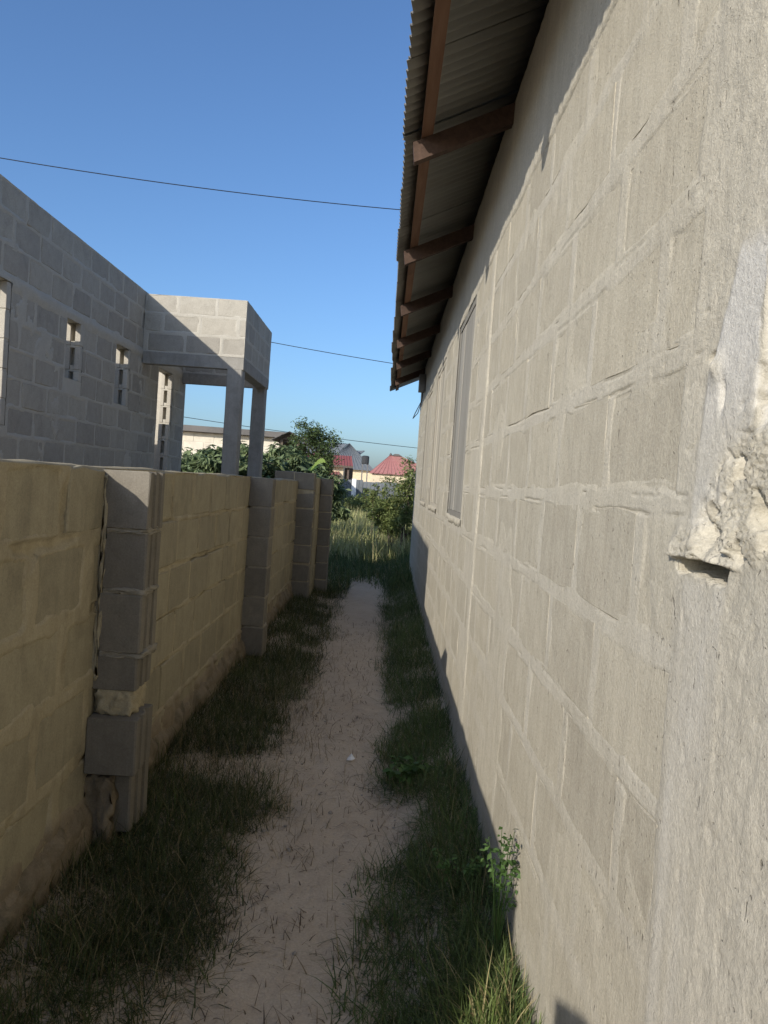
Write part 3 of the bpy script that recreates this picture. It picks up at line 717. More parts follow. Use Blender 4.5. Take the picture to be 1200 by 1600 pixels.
# ================================================================ FAR BUILDINGS
def px(u, v, depth):
    """direction of a photo pixel (1200 x 1600), scaled to a depth along +y"""
    d = cam.matrix_world.to_3x3() @ Vector(((u-600)/1200, -(v-800)/1200, -1)); t = depth/d.y
    return Vector((d.x*t, depth, EYE + d.z*t))
def ribbed(name, pts, mat, parent, pitch=.35, rib=.03):
    """roof or fence sheet with raised ribs across quad pts (a,b along eave; c,d along ridge)"""
    a, b, c, d = [Vector(p) for p in pts]
    n = max(3, int((b-a).length/pitch)); nrm = (b-a).cross(d-a).normalized(); V = []; F = []
    for i in range(n):
        for (t, h) in ((i/n, 0), ((i+.72)/n, 0), ((i+.78)/n, rib), ((i+.94)/n, rib)):
            V.append(a.lerp(b, t)+nrm*h); V.append(d.lerp(c, t)+nrm*h)
    V.append(b); V.append(c)
    k = len(V)//2
    for i in range(k-1): F.append((2*i, 2*i+2, 2*i+3, 2*i+1))
    m = len(V); V = V + [v - nrm*.02 for v in V]
    F += [tuple(m+q for q in reversed(f)) for f in F[:]]
    F += [(0, 1, m+1, m), (2*k-2, m+2*k-2, m+2*k-1, 2*k-1)] + [(2*i, m+2*i, m+2*i+2, 2*i+2) for i in range(k-1)] + [(2*i+1, 2*i+3, m+2*i+3, m+2*i+1) for i in range(k-1)]
    return obj(name, V, F, mat, parent)
def prism(name, poly, y0, y1, mat, parent):
    """polygon of (x,z) extruded along y"""
    n = len(poly); v = [(x, y0, z) for x, z in poly] + [(x, y1, z) for x, z in poly]
    f = [tuple(range(n)), tuple(reversed(range(n, 2*n)))] + [(k, k+n, (k+1) % n + n, (k+1) % n) for k in range(n)]
    return obj(name, v, f, mat, parent)
def far_things():
    # long pale block house behind the porch
    D = 34; a = px(262, 668, D); b = px(446, 690, D)
    t = tag(empty('long_house', (0, 0, 0)), 'long low pale block house with flat dark roof edge seen through the porch', 'house')
    zt = px(350, 700-24, D).z
    x0, x1 = a.x-6, px(437, 700, D).x; top = 3.35
    core = box('wall', x0, x1, D, D+6, -.3, top-.03, M['beige'], t)
    bm = variants(M['beige'], 3, .006, .006, .1, 400); r = random.Random(6)
    for row in range(5):
        u = x0 + (.45 if row % 2 else 0)
        while u < x1-.1:
            if u > -11: inst('block', r.choice(bm), core, (min(u+.44, x1-.45), D-.012, top-.25-.42*row), (0, 0, 0), (.86, 1, .39))
            u += .9
    prism('roof', [(x0-.3, top), (x1+.25, top-.02), (x1+.25, top+.22), (x0-.3, top+.28)], D-.4, D+6.5, M['darksheet'], t)
    for xw in (x1-2.2, x1-5.4): box('window', xw, xw+.9, D-.03, D+.1, 1.2, 2.2, M['brick'], t)
    # dark little shed
    D = 30; c = px(447, 690, D); t = tag(empty('shed', (0, 0, 0)), 'dark open shed with small peaked iron roof between the hedge and tree', 'shed')
    xa, xb = px(436, 690, D).x, px(470, 690, D).x; ze = px(447, 687, D).z; za = px(450, 675, D).z
    for xx in (xa+.05, xb-.15): box('post', xx, xx+.1, D, D+.1, -.2, ze, M['pole'], t); box('post', xx, xx+.1, D+2, D+2.1, -.2, ze, M['pole'], t)
    box('back_wall', xa, xb, D+2.1, D+2.2, -.2, ze, M['brick'], t); box('side_wall', xa, xa+.04, D+.12, D+1.98, -.2, ze, M['brick'], t)
    xm = (xa+xb)/2
    ribbed('roof_sheet', [(xa-.25, D-.3, ze-.05), (xa-.25, D+2.5, ze-.05), (xm, D+2.5, za), (xm, D-.3, za)], M['darksheet'], t)
    ribbed('roof_sheet', [(xb+.25, D+2.5, ze-.05), (xb+.25, D-.3, ze-.05), (xm, D-.3, za), (xm, D+2.5, za)], M['darksheet'], t)
    prism('gable', [(xa, ze), (xb, ze), (xm, za-.05)], D+.02, D+.08, M['brick'], t)
    # big grey gabled roof house
    D = 84; t = tag(empty('grey_roofed_house', (0, 0, 0)), 'big house with tall grey ribbed iron gables above the red roofs', 'house')
    P = lambda u, v, d=D: px(u, v, d)
    el, er = P(500, 730), P(574, 727); ap = P(543, 690); ze = el.z
    box('wall', el.x, er.x+9, D+.5, D+9, -.3, ze, M['cream'], t)
    ribbed('roof_sheet', [(el.x, D, ze), (ap.x+3.2, D, ze), (ap.x+.05, D+4.2, ap.z), (ap.x, D+4.2, ap.z)], M['greysheet'], t, .42, .06)
    ribbed('roof_sheet', [(P(503, 700).x-4, D+4.2, ap.z-.1), (ap.x, D+4.2, ap.z-.1), (ap.x, D+4.6, ap.z), (P(503, 700).x-4, D+4.6, ap.z)], M['greysheet'], t, .42, .06)
    ribbed('roof_sheet', [(P(500, 700).x-4, D+.6, ze), (ap.x-2.6, D+.6, ze), (ap.x-.2, D+4.1, ap.z-.12), (P(500, 700).x-4, D+4.1, ap.z-.12)], M['greysheet'], t, .42, .06)
    a2 = P(568, 701); 
    ribbed('roof_sheet', [(P(548, 0).x+.9, D+3, ze), (P(580, 0).x, D+3, ze), (a2.x, D+6, a2.z), (P(553, 0).x, D+6, a2.z)], M['greysheet'], t, .42, .06)
    ribbed('roof_sheet', [(P(560, 0).x, D+2.2, ze-.4), (P(600, 0).x, D+2.2, ze-.4), (P(600, 0).x, D+5, P(590, 713).z), (P(560, 0).x, D+5, P(590, 713).z)], M['greysheet'], t, .42, .06)
    # black tank panel
    D = 74; tk = tag(empty('water_tank', (0, 0, 0)), 'dark square water tank standing between grey gables and red hip roof', 'tank')
    c = px(571, 718, D); hw = .36; zz0 = px(571, 725, D).z; zz1 = px(571, 712, D).z
    n = 16; V = []; 
    for z, s in ((zz0, .95), (zz0+.08, 1), (zz1-.12, 1), (zz1-.04, .9), (zz1, .5)):
        for k in range(n):
            an = 2*math.pi*k/n; V.append((c.x + hw*s*math.copysign(abs(math.cos(an))**.5, math.cos(an)), D + hw*s*math.copysign(abs(math.sin(an))**.5, math.sin(an)), z))
    F = [(i*n+k, i*n+(k+1) % n, (i+1)*n+(k+1) % n, (i+1)*n+k) for i in range(4) for k in range(n)] + [tuple(range(4*n, 5*n)), tuple(reversed(range(n)))]
    obj('tank_body', V, F, M['black'], tk); 
    for sx in (-.25, .25): box('stand_leg', c.x+sx-.05, c.x+sx+.05, D-.2, D-.1, -.2, zz0, M['meter'], tk); box('stand_leg', c.x+sx-.05, c.x+sx+.05, D+.1, D+.2, -.2, zz0, M['meter'], tk)
    # red hip roof house
    D = 70; t = tag(empty('red_hip_house', (0, 0, 0)), 'cream house with faded red pyramid roof behind the bush', 'house')
    l, r_, ap = px(577, 739, D), px(640, 744, D), px(607, 709, D); ze = l.z; w2 = (r_.x-l.x)/2; cx = (l.x+r_.x)/2
    box('wall', l.x+.25, r_.x-.25, D+.3, D+2*w2-.3, -.3, ze, M['cream'], t)
    c4 = [(l.x, D, ze), (r_.x, D, ze), (r_.x, D+2*w2, ze), (l.x, D+2*w2, ze)]; A = Vector((cx, D+w2, ap.z))
    for k in range(4):
        a, b = Vector(c4[k]), Vector(c4[(k+1) % 4]); n = 9; V = []; F = []
        nrm = (b-a).cross(A-a).normalized()
        for i in range(n):
            for tt, h in ((i/n, 0), ((i+.8)/n, 0), ((i+.86)/n, .05), ((i+.97)/n, .05)): V.append(a.lerp(b, tt)+nrm*h); V.append(A + nrm*h*.3 + (b-a)*(tt-.5)*.02)
        V += [b, A]
        for i in range(len(V)//2-1): F.append((2*i, 2*i+2, 2*i+3, 2*i+1))
        obj('roof_sheet', V, F, M['pinksheet'], t)
    MB().tube([A+Vector((0, 0, -.05)), A+Vector((0, 0, .16))], [.16, .03], 8).build('finial', M['darksheet'], t)
    box('window', cx-.5, cx+.2, D+.27, D+.31, 1.0, 1.9, M['brick'], t)
    # second small peak
    a = px(620, 711, 78); prt = tag(empty('dark_ridge_house', (0, 0, 0)), 'further house with dark ridge cap showing behind the red pyramid roof', 'house')
    x0 = a.x-1.6; x1 = a.x+4; box('wall', x0, x1, 78.3, 82, -.3, a.z-1.6, M['beige'], prt)
    prism('roof', [(x0-.3, a.z-1.6), (x1+.3, a.z-1.6), (a.x+.5, a.z-.1), (a.x-.5, a.z-.1)], 78, 82.3, M['pinksheet'], prt); prism('ridge_cap', [(a.x-.55, a.z-.1), (a.x+.55, a.z-.1), (a.x+.2, a.z+.1), (a.x-.2, a.z+.1)], 77.9, 82.4, M['darksheet'], prt)
    # red roofed house at the left edge of the field
    D = 60; t = tag(empty('red_roofed_house', (0, 0, 0)), 'cream house with dark red iron roof beside the small tree', 'house')
    l, r_ = px(505, 727, D), px(552, 729, D); zt = px(540, 711, D).z; ze = r_.z
    ribbed('roof_sheet', [(l.x-3, D-.3, ze), (r_.x, D-.3, ze), (r_.x-.25, D+1.7, zt), (l.x-3, D+1.7, zt)], M['redsheet'], t, .22, .04)
    box('fascia', l.x-3, r_.x, D-.34, D-.31, ze-.13, ze+.02, M['brick'], t)
    w0 = px(536, 740, D).x; box('wall', l.x-3, w0, D+.2, D+4, -.3, ze, M['cream'], t)
    box('porch_post', r_.x-.45, r_.x-.3, D, D+.15, -.3, ze-.1, M['brick'], t); box('porch_rear_wall', w0+.005, r_.x-.1, D+2.2, D+2.3, -.3, ze-.1, M['brick'], t)
    box('window', l.x-1.2, l.x-.4, D+.17, D+.21, 1.1, 2.1, M['brick'], t)
    ribbed('lower_roof_sheet', [(px(552, 0, D).x, D-.6, px(552, 744, D).z), (px(582, 0, D).x, D-.6, px(582, 745, D).z), (px(575, 0, D).x, D+1.4, px(575, 733, D).z), (px(554, 0, D).x, D+1.4, px(554, 733, D).z)], M['pinksheet'], t, .22, .04)
    box('wall', px(553, 0, D).x, px(578, 0, D).x, D, D+1.3, -.3, px(560, 746, D).z, M['cream'], t)
    # grey metal fence with white post
    D = 42; t = tag(empty('metal_fence', (0, 0, 0)), 'grey iron sheet fence across the far side of the grass', 'fence')
    xa = px(532, 750, D).x; xb = px(640, 752, D).x; n = 6
    for i in range(n):
        u0 = xa+(xb-xa)*i/n; u1 = xa+(xb-xa)*(i+1)/n; zt = px(533, 748.5, D).z - .05*i/n + .04*math.sin(i*2.1)
        ribbed('fence_sheet', [(u0, D, .0), (u1-.01, D, .0), (u1-.01, D, zt), (u0, D, zt)], M['greysheet'], t, .16, .02)
        box('fence_post', u0-.04, u0+.04, D+.04, D+.11, -.2, zt-.05, M['pole'], t)
    g = px(553, 760, D-1); tag(box('gate_post', g.x-.12, g.x+.12, D-1.1, D-.85, -.2, px(553, 748, D-1).z, M['white'], None, .02), 'white painted post standing before the grey fence', 'post')
    # washing
    D = 45; yl = D; l0, l1 = px(519, 752, D), px(534, 752, D)
    wl = tag(empty('washing_line', (0, 0, 0)), 'line of pink and white washing beside the far cream house', 'washing')
    MB().tube([(l0.x-.3, D, l0.z+.02), (l1.x+.2, D, l1.z+.02)], .012, 5).build('line', M['wire'], wl)
    for i, mk in enumerate(('pink_cloth', 'white_cloth', 'pink_cloth')):
        u0 = l0.x+(l1.x-l0.x)*i/3+.01; wd = (l1.x-l0.x)/3-.02; V = []; nn = 7
        for q in range(nn):
            for zz in (0, -.2, -.38 - .06*(i == 1)): V.append((u0+wd*q/(nn-1), D-.03*math.sin(q*1.4+i)*(-zz*4), l0.z+.02+zz))
        obj('cloth', V, [(q*3+s, q*3+s+1, q*3+s+4, q*3+s+3) for q in range(nn-1) for s in range(2)], M[mk], wl)
    for xx in (l0.x-.3, l1.x+.2): box('line_post', xx-.03, xx+.03, D-.03, D+.03, -.2, l0.z+.1, M['pole'], wl)
far_things()

# ================================================================ WIRES
def wire(pa, pb, sag, rad, label, group='overhead wires'):
    pts = []
    for i in range(25):
        t = i/24; p = Vector(pa).lerp(Vector(pb), t); p.z -= sag*4*t*(1-t); pts.append(p)
    tag(MB().tube(pts, rad, 5).build('overhead_wire', M['wire'], None, True), label, 'wire')
def pole(x, y, h, label):
    p = tag(empty('utility_pole', (x, y, 0)), label, 'pole')
    MB().tube([(0, 0, -.3), (0, 0, h*.5), (0, 0, h)], [.13, .11, .09], 10).build('shaft', M['pole'], p, True)
    MB().box(-.5, .5, -.05, .05, h-.5, h-.4).build('cross_arm', M['pole'], p)
def span(u0, v0, d0, u1, v1, d1, ext0, ext1, sag, rad, label):
    a, b = px(u0, v0, d0), px(u1, v1, d1); d = b-a
    wire(a-d*ext0, b+d*ext1, sag, rad, label); return a-d*ext0, b+d*ext1
A1 = span(0, 232, 17, 622, 319, 19, .45, .25, .26, .011, 'highest black overhead wire passing above the roofless block house')
A2 = span(420, 519, 20, 612, 554, 20.6, 1.9, 1.6, .25, .009, 'black overhead wire running from the porch parapet to the eave')
A3 = span(390, 655, 29, 655, 691, 32, 1.2, .9, .3, .011, 'lowest thin overhead wire passing above the small tree')
for (a, b), nm in ((A1, 'highest'), (A2, 'middle'), (A3, 'lowest')):
    for e, q in ((a, 'left'), (b, 'right')):
        pole(e.x, e.y+.14, e.z+.35, 'wooden utility pole holding the %s overhead wire beyond the %s' % (nm, 'roofless house' if q == 'left' else 'iron roofed house'))

# ================================================================ VEGETATION
def blades(name, xy, h0, h1, w0, w1, mat, lean=.7, curl=.6, seed=0, zoff=-.01, parent=None, base_z=None):
    g = np.random.default_rng(seed); n = len(xy)
    hgt = g.uniform(h0, h1, n)*g.uniform(.6, 1.0, n); wd = g.uniform(w0, w1, n); az = g.uniform(0, 2*np.pi, n); ln = np.abs(g.normal(0, lean, n)); cu = np.abs(g.normal(0, curl, n))
    tw = g.uniform(0, 2*np.pi, n)
    dx, dy = np.cos(az), np.sin(az)
    z0 = (ground_h(xy[:, 0], xy[:, 1]) if base_z is None else base_z) + zoff
    px_, py_, pz_ = xy[:, 0].copy(), xy[:, 1].copy(), z0.copy(); V = []
    sx, sy = np.cos(az+np.pi/2 + .6*np.sin(tw)), np.sin(az+np.pi/2 + .6*np.sin(tw))
    S = 4
    for s in range(S):
        t = s/(S-1); ww = wd*(1 - t**1.6)*.5
        if s < S-1:
            V.append(np.stack([px_-sx*ww, py_-sy*ww, pz_], -1)); V.append(np.stack([px_+sx*ww, py_+sy*ww, pz_], -1))
        else: V.append(np.stack([px_, py_, pz_], -1))
        an = np.minimum(ln + cu*(t+.3)*1.3, 2.2); st = hgt/(S-1)
        px_ = px_ + dx*np.sin(an)*st; py_ = py_ + dy*np.sin(an)*st; pz_ = np.maximum(pz_ + np.cos(an)*st, z0+.006)
    k = 2*(S-1)+1; V = np.stack(V, 1).reshape(-1, 3); b = np.arange(n)*k; T = []
    for s in range(S-2):
        T += [np.stack([b+2*s, b+2*s+1, b+2*s+3], -1), np.stack([b+2*s, b+2*s+3, b+2*s+2], -1)]
    T.append(np.stack([b+2*(S-2), b+2*(S-2)+1, b+k-1], -1))
    return npmesh(name, V, np.concatenate(T), mat, parent, False)
def scatter(n, x0, x1, y0, y1, dens, seed, power=1.0):
    g = np.random.default_rng(seed); t = g.random(n)**power
    x = g.uniform(x0, x1, n); y = y0 + (y1-y0)*t; keep = g.random(n) < dens(x, y)
    return np.stack([x[keep], y[keep]], -1)
# left verge
def dl(x, y):
    edge = -.50 + .14*fbm(y, y*0, 1.1, 3, 201) - .12*sstep(3.4, 4.4, y)*sstep(6, 5, y)
    e = sstep(edge+.12, edge-.16, x + .12*fbm(x, y, .16, 3, 203))
    bare = sstep(-.30, .05, fbm(x, y, .5, 4, 205))
    return e*(.2+.80*bare)
xy = scatter(170000, -1.12, -.25, 1.7, 11.5, dl, 1, 1.6)
tag(blades('verge_grass', xy, .05, .19, .002, .0055, M['grass'], 1.25, .8, 2), 'dark creeping grass along the foot of the boundary wall', 'grass', kind='stuff')
xy = scatter(16000, -1.1, -.15, 1.7, 8.5, lambda x, y: sstep(-.08, .25, fbm(x, y, .5, 4, 207))*sstep(-.16, -.5, x), 3, 1.4)
tag(blades('dry_grass', xy, .06, .20, .002, .004, M['straw'], 1.1, .8, 4), 'dry straw coloured grass lying between the green tufts beside the boundary wall', 'grass', kind='stuff')
# right verge
def dr(x, y):
    edge = .06 - .08*sstep(3.3, 2.6, y) + .10*fbm(y, y*0, .9, 3, 211) + .22*np.exp(-((y-3.55)/.28)**2) + .12*np.exp(-((y-5.0)/.3)**2)
    return sstep(edge-.05, edge+.16, x + .10*fbm(x, y, .14, 3, 213))*(.35+.65*sstep(-.35, 0, fbm(x, y, .45, 3, 215)))
xy = scatter(130000, -.2, .49, 1.6, 12.8, dr, 5, 1.8)
tag(blades('verge_grass', xy, .06, .22, .002, .006, M['grassR'], 1.15, .85, 6), 'dark green grass crowding the foot of the sunlit house wall', 'grass', kind='stuff')
# sunlit tuft by the wall
xy = np.random.default_rng(9).normal((.40, 1.98), (.07, .15), (1000, 2)); xy = xy[(xy[:, 0] < .492)]
tf = blades('grass_tuft', xy, .10, .27, .003, .0075, M['tuft'], .6, .85, 10, -.02)
tag(tf, 'bright sunlit tuft of long grass against the house wall', 'grass tuft')
# litter on the path
xy = scatter(6000, -.7, .35, 1.7, 9, lambda x, y: .25+.75*sstep(-.05, .3, fbm(x, y, .3, 3, 221)), 11, 1.5)
tag(blades('leaf_litter', xy, .02, .11, .002, .005, M['litter'], 1.5, .5, 12, .004), 'scattered dry stems and leaf litter on the sandy path', 'litter', kind='stuff')
xy = scatter(1500, -.6, .3, 1.8, 8, lambda x, y: .6*np.ones_like(x), 13, 1.3)
tag(blades('dry_stems', xy, .04, .13, .0015, .003, M['straw'], 1.6, .4, 14, .004), 'pale dry straw stems strewn over the path', 'litter', kind='stuff')
# pebbles and crumbs of mortar on the sand
g = np.random.default_rng(77); V = []; F = []; ph = (1+5**.5)/2
ico = np.array([(-1,ph,0),(1,ph,0),(-1,-ph,0),(1,-ph,0),(0,-1,ph),(0,1,ph),(0,-1,-ph),(0,1,-ph),(ph,0,-1),(ph,0,1),(-ph,0,-1),(-ph,0,1)])/1.9
icf = np.array([(0,11,5),(0,5,1),(0,1,7),(0,7,10),(0,10,11),(1,5,9),(5,11,4),(11,10,2),(10,7,6),(7,1,8),(3,9,4),(3,4,2),(3,2,6),(3,6,8),(3,8,9),(4,9,5),(2,4,11),(6,2,10),(8,6,7),(9,8,1)])
for k in range(420):
    x = g.uniform(-.95, .3); y = 1.7 + 6.5*g.random()**1.5; r_ = .0025 + .011*g.random()**4
    F.append(icf + 12*k); V.append(ico*g.uniform(.7, 1.2, (12, 3))*np.array([1, 1.2, .6])*r_ + np.array([x, y, float(ground_h(x, y)) + r_*.25]))
tag(npmesh('pebbles', np.concatenate(V), np.concatenate(F), M['plinth_stone'], None, False), 'small pebbles and mortar crumbs scattered over the sandy path', 'pebbles', kind='stuff')
# far shaded grass and the sunlit field
xy = scatter(38000, -2.6, 2.6, 10.8, 16.2, lambda x, y: sstep(10.6, 12.2, y + .9*fbm(x, y, .9, 3, 231) - 1.0*(np.abs(x+.15) < .3)), 15, 1.2)
tag(blades('rank_grass', xy, .14, .36, .006, .014, M['grassR'], .5, .8, 16), 'rank dark grass in the shade where the path ends', 'grass', kind='stuff')
xy = scatter(90000, -9, 9, 14.5, 48, lambda x, y: sstep(14.5, 16.2, y)*(np.abs(x) < y*.16+1.2), 17, 1.5)
tag(blades('field_grass', xy, .35, .85, .012, .026, M['field'], .32, .6, 18), 'tall yellow green grass of the sunlit plot beyond the path', 'grass', kind='stuff')

def leaf_cloud(name, cen, size, mat, parent, seed=0, droop=.5, flat=.6, aspect=2.4):
    g = np.random.default_rng(seed); n = len(cen); s = size*g.uniform(.6, 1.25, n)
    az = g.uniform(0, 2*np.pi, n); pit = g.normal(-droop*.5, .5, n)
    d = np.stack([np.cos(az)*np.cos(pit), np.sin(az)*np.cos(pit), np.sin(pit)], -1)
    up = np.stack([g.normal(0, 1-flat, n), g.normal(0, 1-flat, n), np.ones(n)], -1)
    r = np.cross(d, up); r /= np.linalg.norm(r, axis=1, keepdims=True)+1e-9
    nn = np.cross(r, d)
    a = cen; b = cen + d*(s*.45)[:, None] + r*(s/aspect/2)[:, None] + nn*(s*.06)[:, None]; c = cen + d*s[:, None] - nn*(s*.10)[:, None]; e = cen + d*(s*.45)[:, None] - r*(s/aspect/2)[:, None] + nn*(s*.06)[:, None]
    V = np.stack([a, b, c, e], 1).reshape(-1, 3); i = np.arange(n)*4
    F = np.concatenate([np.stack([i, i+1, i+2], -1), np.stack([i, i+2, i+3], -1)])
    return npmesh(name, V, F, mat, parent, False)
def plant_tree(name, label, cat, base, h, spread, nbr, leaves, lsize, mat, seed, trunk_r=.05, crown_lo=.35, group=None, palm=0, multi=1, droop=.5, layered=0.0, top_narrow=.6):
    r = random.Random(seed); g = np.random.default_rng(seed)
    t = tag(empty(name, base), label, cat, group)
    tb = MB(); bb = MB(); tips = []
    for s in range(multi):
        a0 = r.uniform(0, 6.28); off = Vector((math.cos(a0), math.sin(a0), 0))*(spread*.16 if multi > 1 else 0)
        hh = h*r.uniform(.75, 1.0) if multi > 1 else h*.9
        pts = [off*.25]; 
        for k in range(1, 6):
            tt = k/5; pts.append(off*(.25+tt*1.6) + Vector((r.uniform(-.05, .05)*h*tt, r.uniform(-.05, .05)*h*tt, hh*tt*.92)))
        pts[0] = pts[0] + Vector((0, 0, -.1))
        tb.tube(pts, [trunk_r*(1-.82*k/5) for k in range(6)], 7)
        for b in range(nbr//multi):
            tt = crown_lo + (1-crown_lo)*(b+.5)/(nbr//multi)*.98 + r.uniform(-.04, .04); tt = min(max(tt, .1), .99)
            f = tt*5; i = min(int(f), 4); p = pts[i].lerp(pts[i+1], f-i)
            an = b*2.4 + r.uniform(-.5, .5); ln = spread*r.uniform(.5, 1.05)*(1 - top_narrow*max(0, (tt-crown_lo)/(1-crown_lo))**1.5)
            e = p + Vector((math.cos(an)*ln, math.sin(an)*ln, ln*r.uniform(.15, .75)))
            mid = p.lerp(e, .5) + Vector((0, 0, ln*.10))
            bb.tube([p, mid, e], [trunk_r*.38, trunk_r*.22, trunk_r*.08], 5)
            for q in range(7):
                w = r.uniform(.35, 1.08); c = (p.lerp(mid, w*2) if w < .5 else mid.lerp(e, (w-.5)*2)); c = c + Vector((r.gauss(0, .1), r.gauss(0, .1), r.gauss(0, .07)))*spread
                tips.append((c, r.uniform(.6, 1.1)))
    tb.build('trunk', M['bark'], t, True); bb.build('branches', M['bark'], t, True)
    per = max(3, leaves//len(tips)); cs = []
    for (c, sc) in tips:
        if palm:
            for q in range(max(1, per//palm)):
                cc = np.array(c) + g.normal(0, 1, 3)*np.array([.10, .10, .05])*spread*sc
                cs.append(np.repeat(cc[None], palm, 0))
        else:
            cs.append(np.array(c)[None] + g.normal(0, 1, (per, 3))*np.array([.13, .13, .09])*spread*sc)
    cen = np.concatenate(cs)
    cen[:, 2] = np.maximum(cen[:, 2], .05)
    leaf_cloud('crown', cen, lsize, mat, t, seed, droop)
    return t
# small tree
b = px(488, 745, 24)
plant_tree('small_tree', 'small feathery green tree rising behind the hedge of leafy shrubs', 'tree', (b.x, 24, 0), 3.75, 1.05, 34, 9000, .10, M['tree'], 3, .07, .35)
b2 = px(520, 748, 25.5)
plant_tree('small_tree', 'lower olive green tree spilling over the end of the boundary wall', 'tree', (b2.x-.45, 26, 0), 2.7, .75, 20, 4200, .10, M['bush'], 5, .05, .3)
# cassava-like shrubs behind the porch
lab = ['leafy shrub with drooping palmate leaves seen between doorway and front porch column', 'palmate shrub right behind the front porch column', 'palmate shrub between the two porch columns', 'palmate shrub half hidden by the rear porch column', 'palmate shrub between rear porch column and banana plant', 'low palmate shrub under the small tree', 'tall palmate shrub reaching the pale house wall']
for i, (u, v, d, sp) in enumerate(((312, 694, 17.5, 1.0), (352, 698, 18.5, .95), (392, 697, 18, .9), (425, 700, 19, .95), (458, 703, 19.5, .9), (492, 722, 18.5, .7), (335, 692, 21, 1.1))):
    p = px(u, v, d)
    plant_tree('palmate_shrub', lab[i], 'shrub', (p.x, d, 0), p.z, sp, 22, 5200, .20, M['shrub'], 20+i, .035, .45, 'shrubs behind the porch', 6, 3, 1.1, top_narrow=.25)
# banana plant
def banana():
    p = px(484, 722, 15.5); t = tag(empty('banana_plant', (p.x, 15.5, 0)), 'banana plant with one bright leaf arching over the wall', 'banana plant')
    MB().tube([(0, 0, -.1), (.01, 0, .9), (.0, 0, p.z-.15)], [.08, .07, .035], 9).build('stem', M['weed'], t, True)
    def leaf(az, L, rise, wd, mat, seed, upright=0):
        V = []; n = 18; r = random.Random(seed)
        for i in range(n+1):
            s = i/n; x = L*s*math.cos(.2) ; z = rise*math.sin(s*2.1)*1.0 - .12*s*s; ww = wd*math.sin(min(1, s*1.15+.06)*math.pi)**.6*(1-.25*s) if s < .97 else .004
            for q in (-1, -.5, 0, .5, 1):
                V.append((x*math.cos(az) - q*ww*math.sin(az), x*math.sin(az) + q*ww*math.cos(az)*(1-.6*upright), p.z-.2+z - abs(q)*ww*.35*(1-upright) + q*ww*.8*upright + .010*math.sin(i*2.7+q*3)))
        F = [(i*5+q, i*5+q+1, (i+1)*5+q+1, (i+1)*5+q) for i in range(n) for q in range(4)]
        obj('leaf', V, F, mat, t, True)
    leaf(-.25, .42, .30, .09, M['banana'], 1, 1); leaf(2.4, .5, .16, .09, M['shrub'], 2); leaf(1.2, .5, .2, .09, M['weed'], 3); leaf(-1.9, .45, .1, .08, M['shrub'], 4); leaf(.5, .55, -.05, .09, M['shrub'], 5)
banana()
# bushes by the far corner of the right house
for i, (u, d, top, sp, lb) in enumerate(((616, 17.6, 772, .48, 'bushy green shrub with dark bare stems at the edge of the shade'), (636, 16.6, 732, .60, 'taller thin bush touching the far corner of the house wall'), (648, 18.2, 715, .7, 'tall feathery bush rising past the house corner'), (594, 24, 770, .4, 'low round bush in the sunlit grass before the fence'))):
    p = px(u, top, d)
    plant_tree('bush', lb, 'bush', (p.x, d, 0), p.z+.1, sp, 26, (5200, 3800, 3200, 3500)[i], .085, M['bush'], 50+i, .028, .25, 'bushes at the far house corner', 0, 3, .4, top_narrow=.5)
for i, (u, d, top) in enumerate(((562, 36, 779), (580, 38, 777), (546, 39, 776), (522, 36, 778))):
    p = px(u, top, d)
    plant_tree('bush', ('low green bush growing against the foot of the grey fence', 'second low bush along the grey fence', 'low bush below the white post', 'low bush below the washing line')[i], 'bush', (p.x, d, 0), p.z, .9, 14, 1600, .13, M['bush'], 70+i, .03, .2, 'low bushes along the fence', 0, 2, .4)
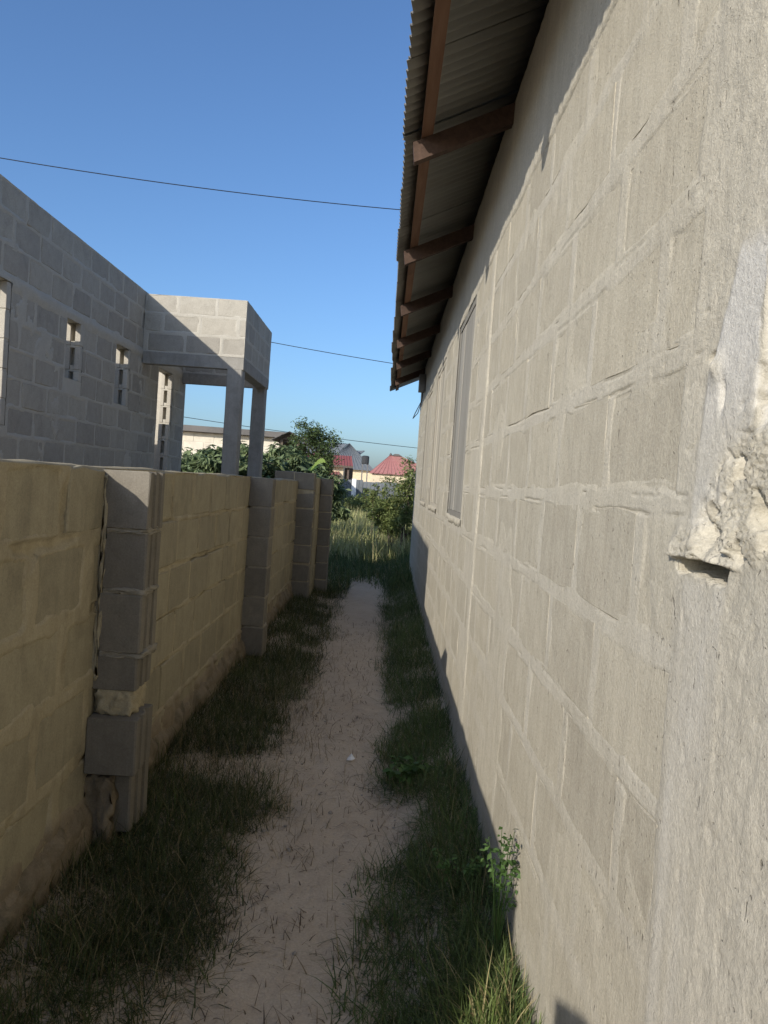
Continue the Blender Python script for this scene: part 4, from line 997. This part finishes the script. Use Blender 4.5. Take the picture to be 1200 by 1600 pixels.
# thin tall weeds standing in the field
for i, (u, d, top) in enumerate(((586, 19, 735), (598, 18.2, 740), (575, 22, 745))):
    p = px(u, top, d)
    plant_tree('tall_weed', ('tall thin weed with wispy top in front of the fence', 'leggy weed beside the bushy shrub', 'thin weed stalk before the white post')[i], 'weed', (p.x, d, 0), p.z, .16, 14, 360, .09, M['bush'], 80+i, .012, .45, 'thin weeds in the plot', 0, 1, .3)
# weeds along the house wall
def rosette(name, label, x, y, h, n, ls, mat, seed, spread):
    t = tag(empty(name, (x, y, float(ground_h(x, y)))), label, 'weed'); r = random.Random(seed); g = np.random.default_rng(seed); mb = MB(); cs = []
    for i in range(n):
        an = r.uniform(0, 6.28); L = spread*r.uniform(.3, 1); z = h*r.uniform(.5, 1)
        e = Vector((math.cos(an)*L, math.sin(an)*L, z)); e.x = min(e.x, .485-x); m_ = e*.5 + Vector((0, 0, z*.18)); mb.tube([(0, 0, -.02), m_, e], [.002, .0016, .0008], 5)
        for q in range(14):
            w_ = r.uniform(.25, 1.05); c = np.array(m_.lerp(e, w_)); cs.append(c + g.normal(0, .012, 3))
    mb.build('stem', M['weed'], t); leaf_cloud('leaves', np.array(cs), ls, mat, t, seed, .3, .6, 1.7)
rosette('leafy_weed', 'small bright weed with fine leaves catching sun on the house wall', .445, 2.36, .43, 11, .024, M['weed'], 1, .07)
rosette('leafy_weed', 'broad leaved green weed spreading onto the path in the shade', .22, 3.98, .12, 13, .05, M['weed'], 2, .16)
rosette('leafy_weed', 'dark fine leaved weed in the grass below the bright weed', .36, 2.75, .17, 9, .022, M['weed'], 3, .10)
# scrap of paper
p = px(548, 1186, 4.35); z = float(ground_h(p.x, 4.35))
V = [(-.022, -.01, .004), (.008, -.016, .006), (.024, .004, .010), (.002, .016, .034), (-.016, .012, .012), (0, 0, .018)]
V2 = V + [(a, b, c-.0015) for a, b, c in V]
F = [(0, 1, 5), (1, 2, 5), (2, 3, 5), (3, 4, 5), (4, 0, 5)]; F += [tuple(6+i for i in reversed(f)) for f in F[:]]
sc = obj('paper_scrap', V2, F, M['paper']); sc.location = (p.x, 4.35, z+.008); tag(sc, 'small crumpled white scrap lying on the sandy path', 'scrap')
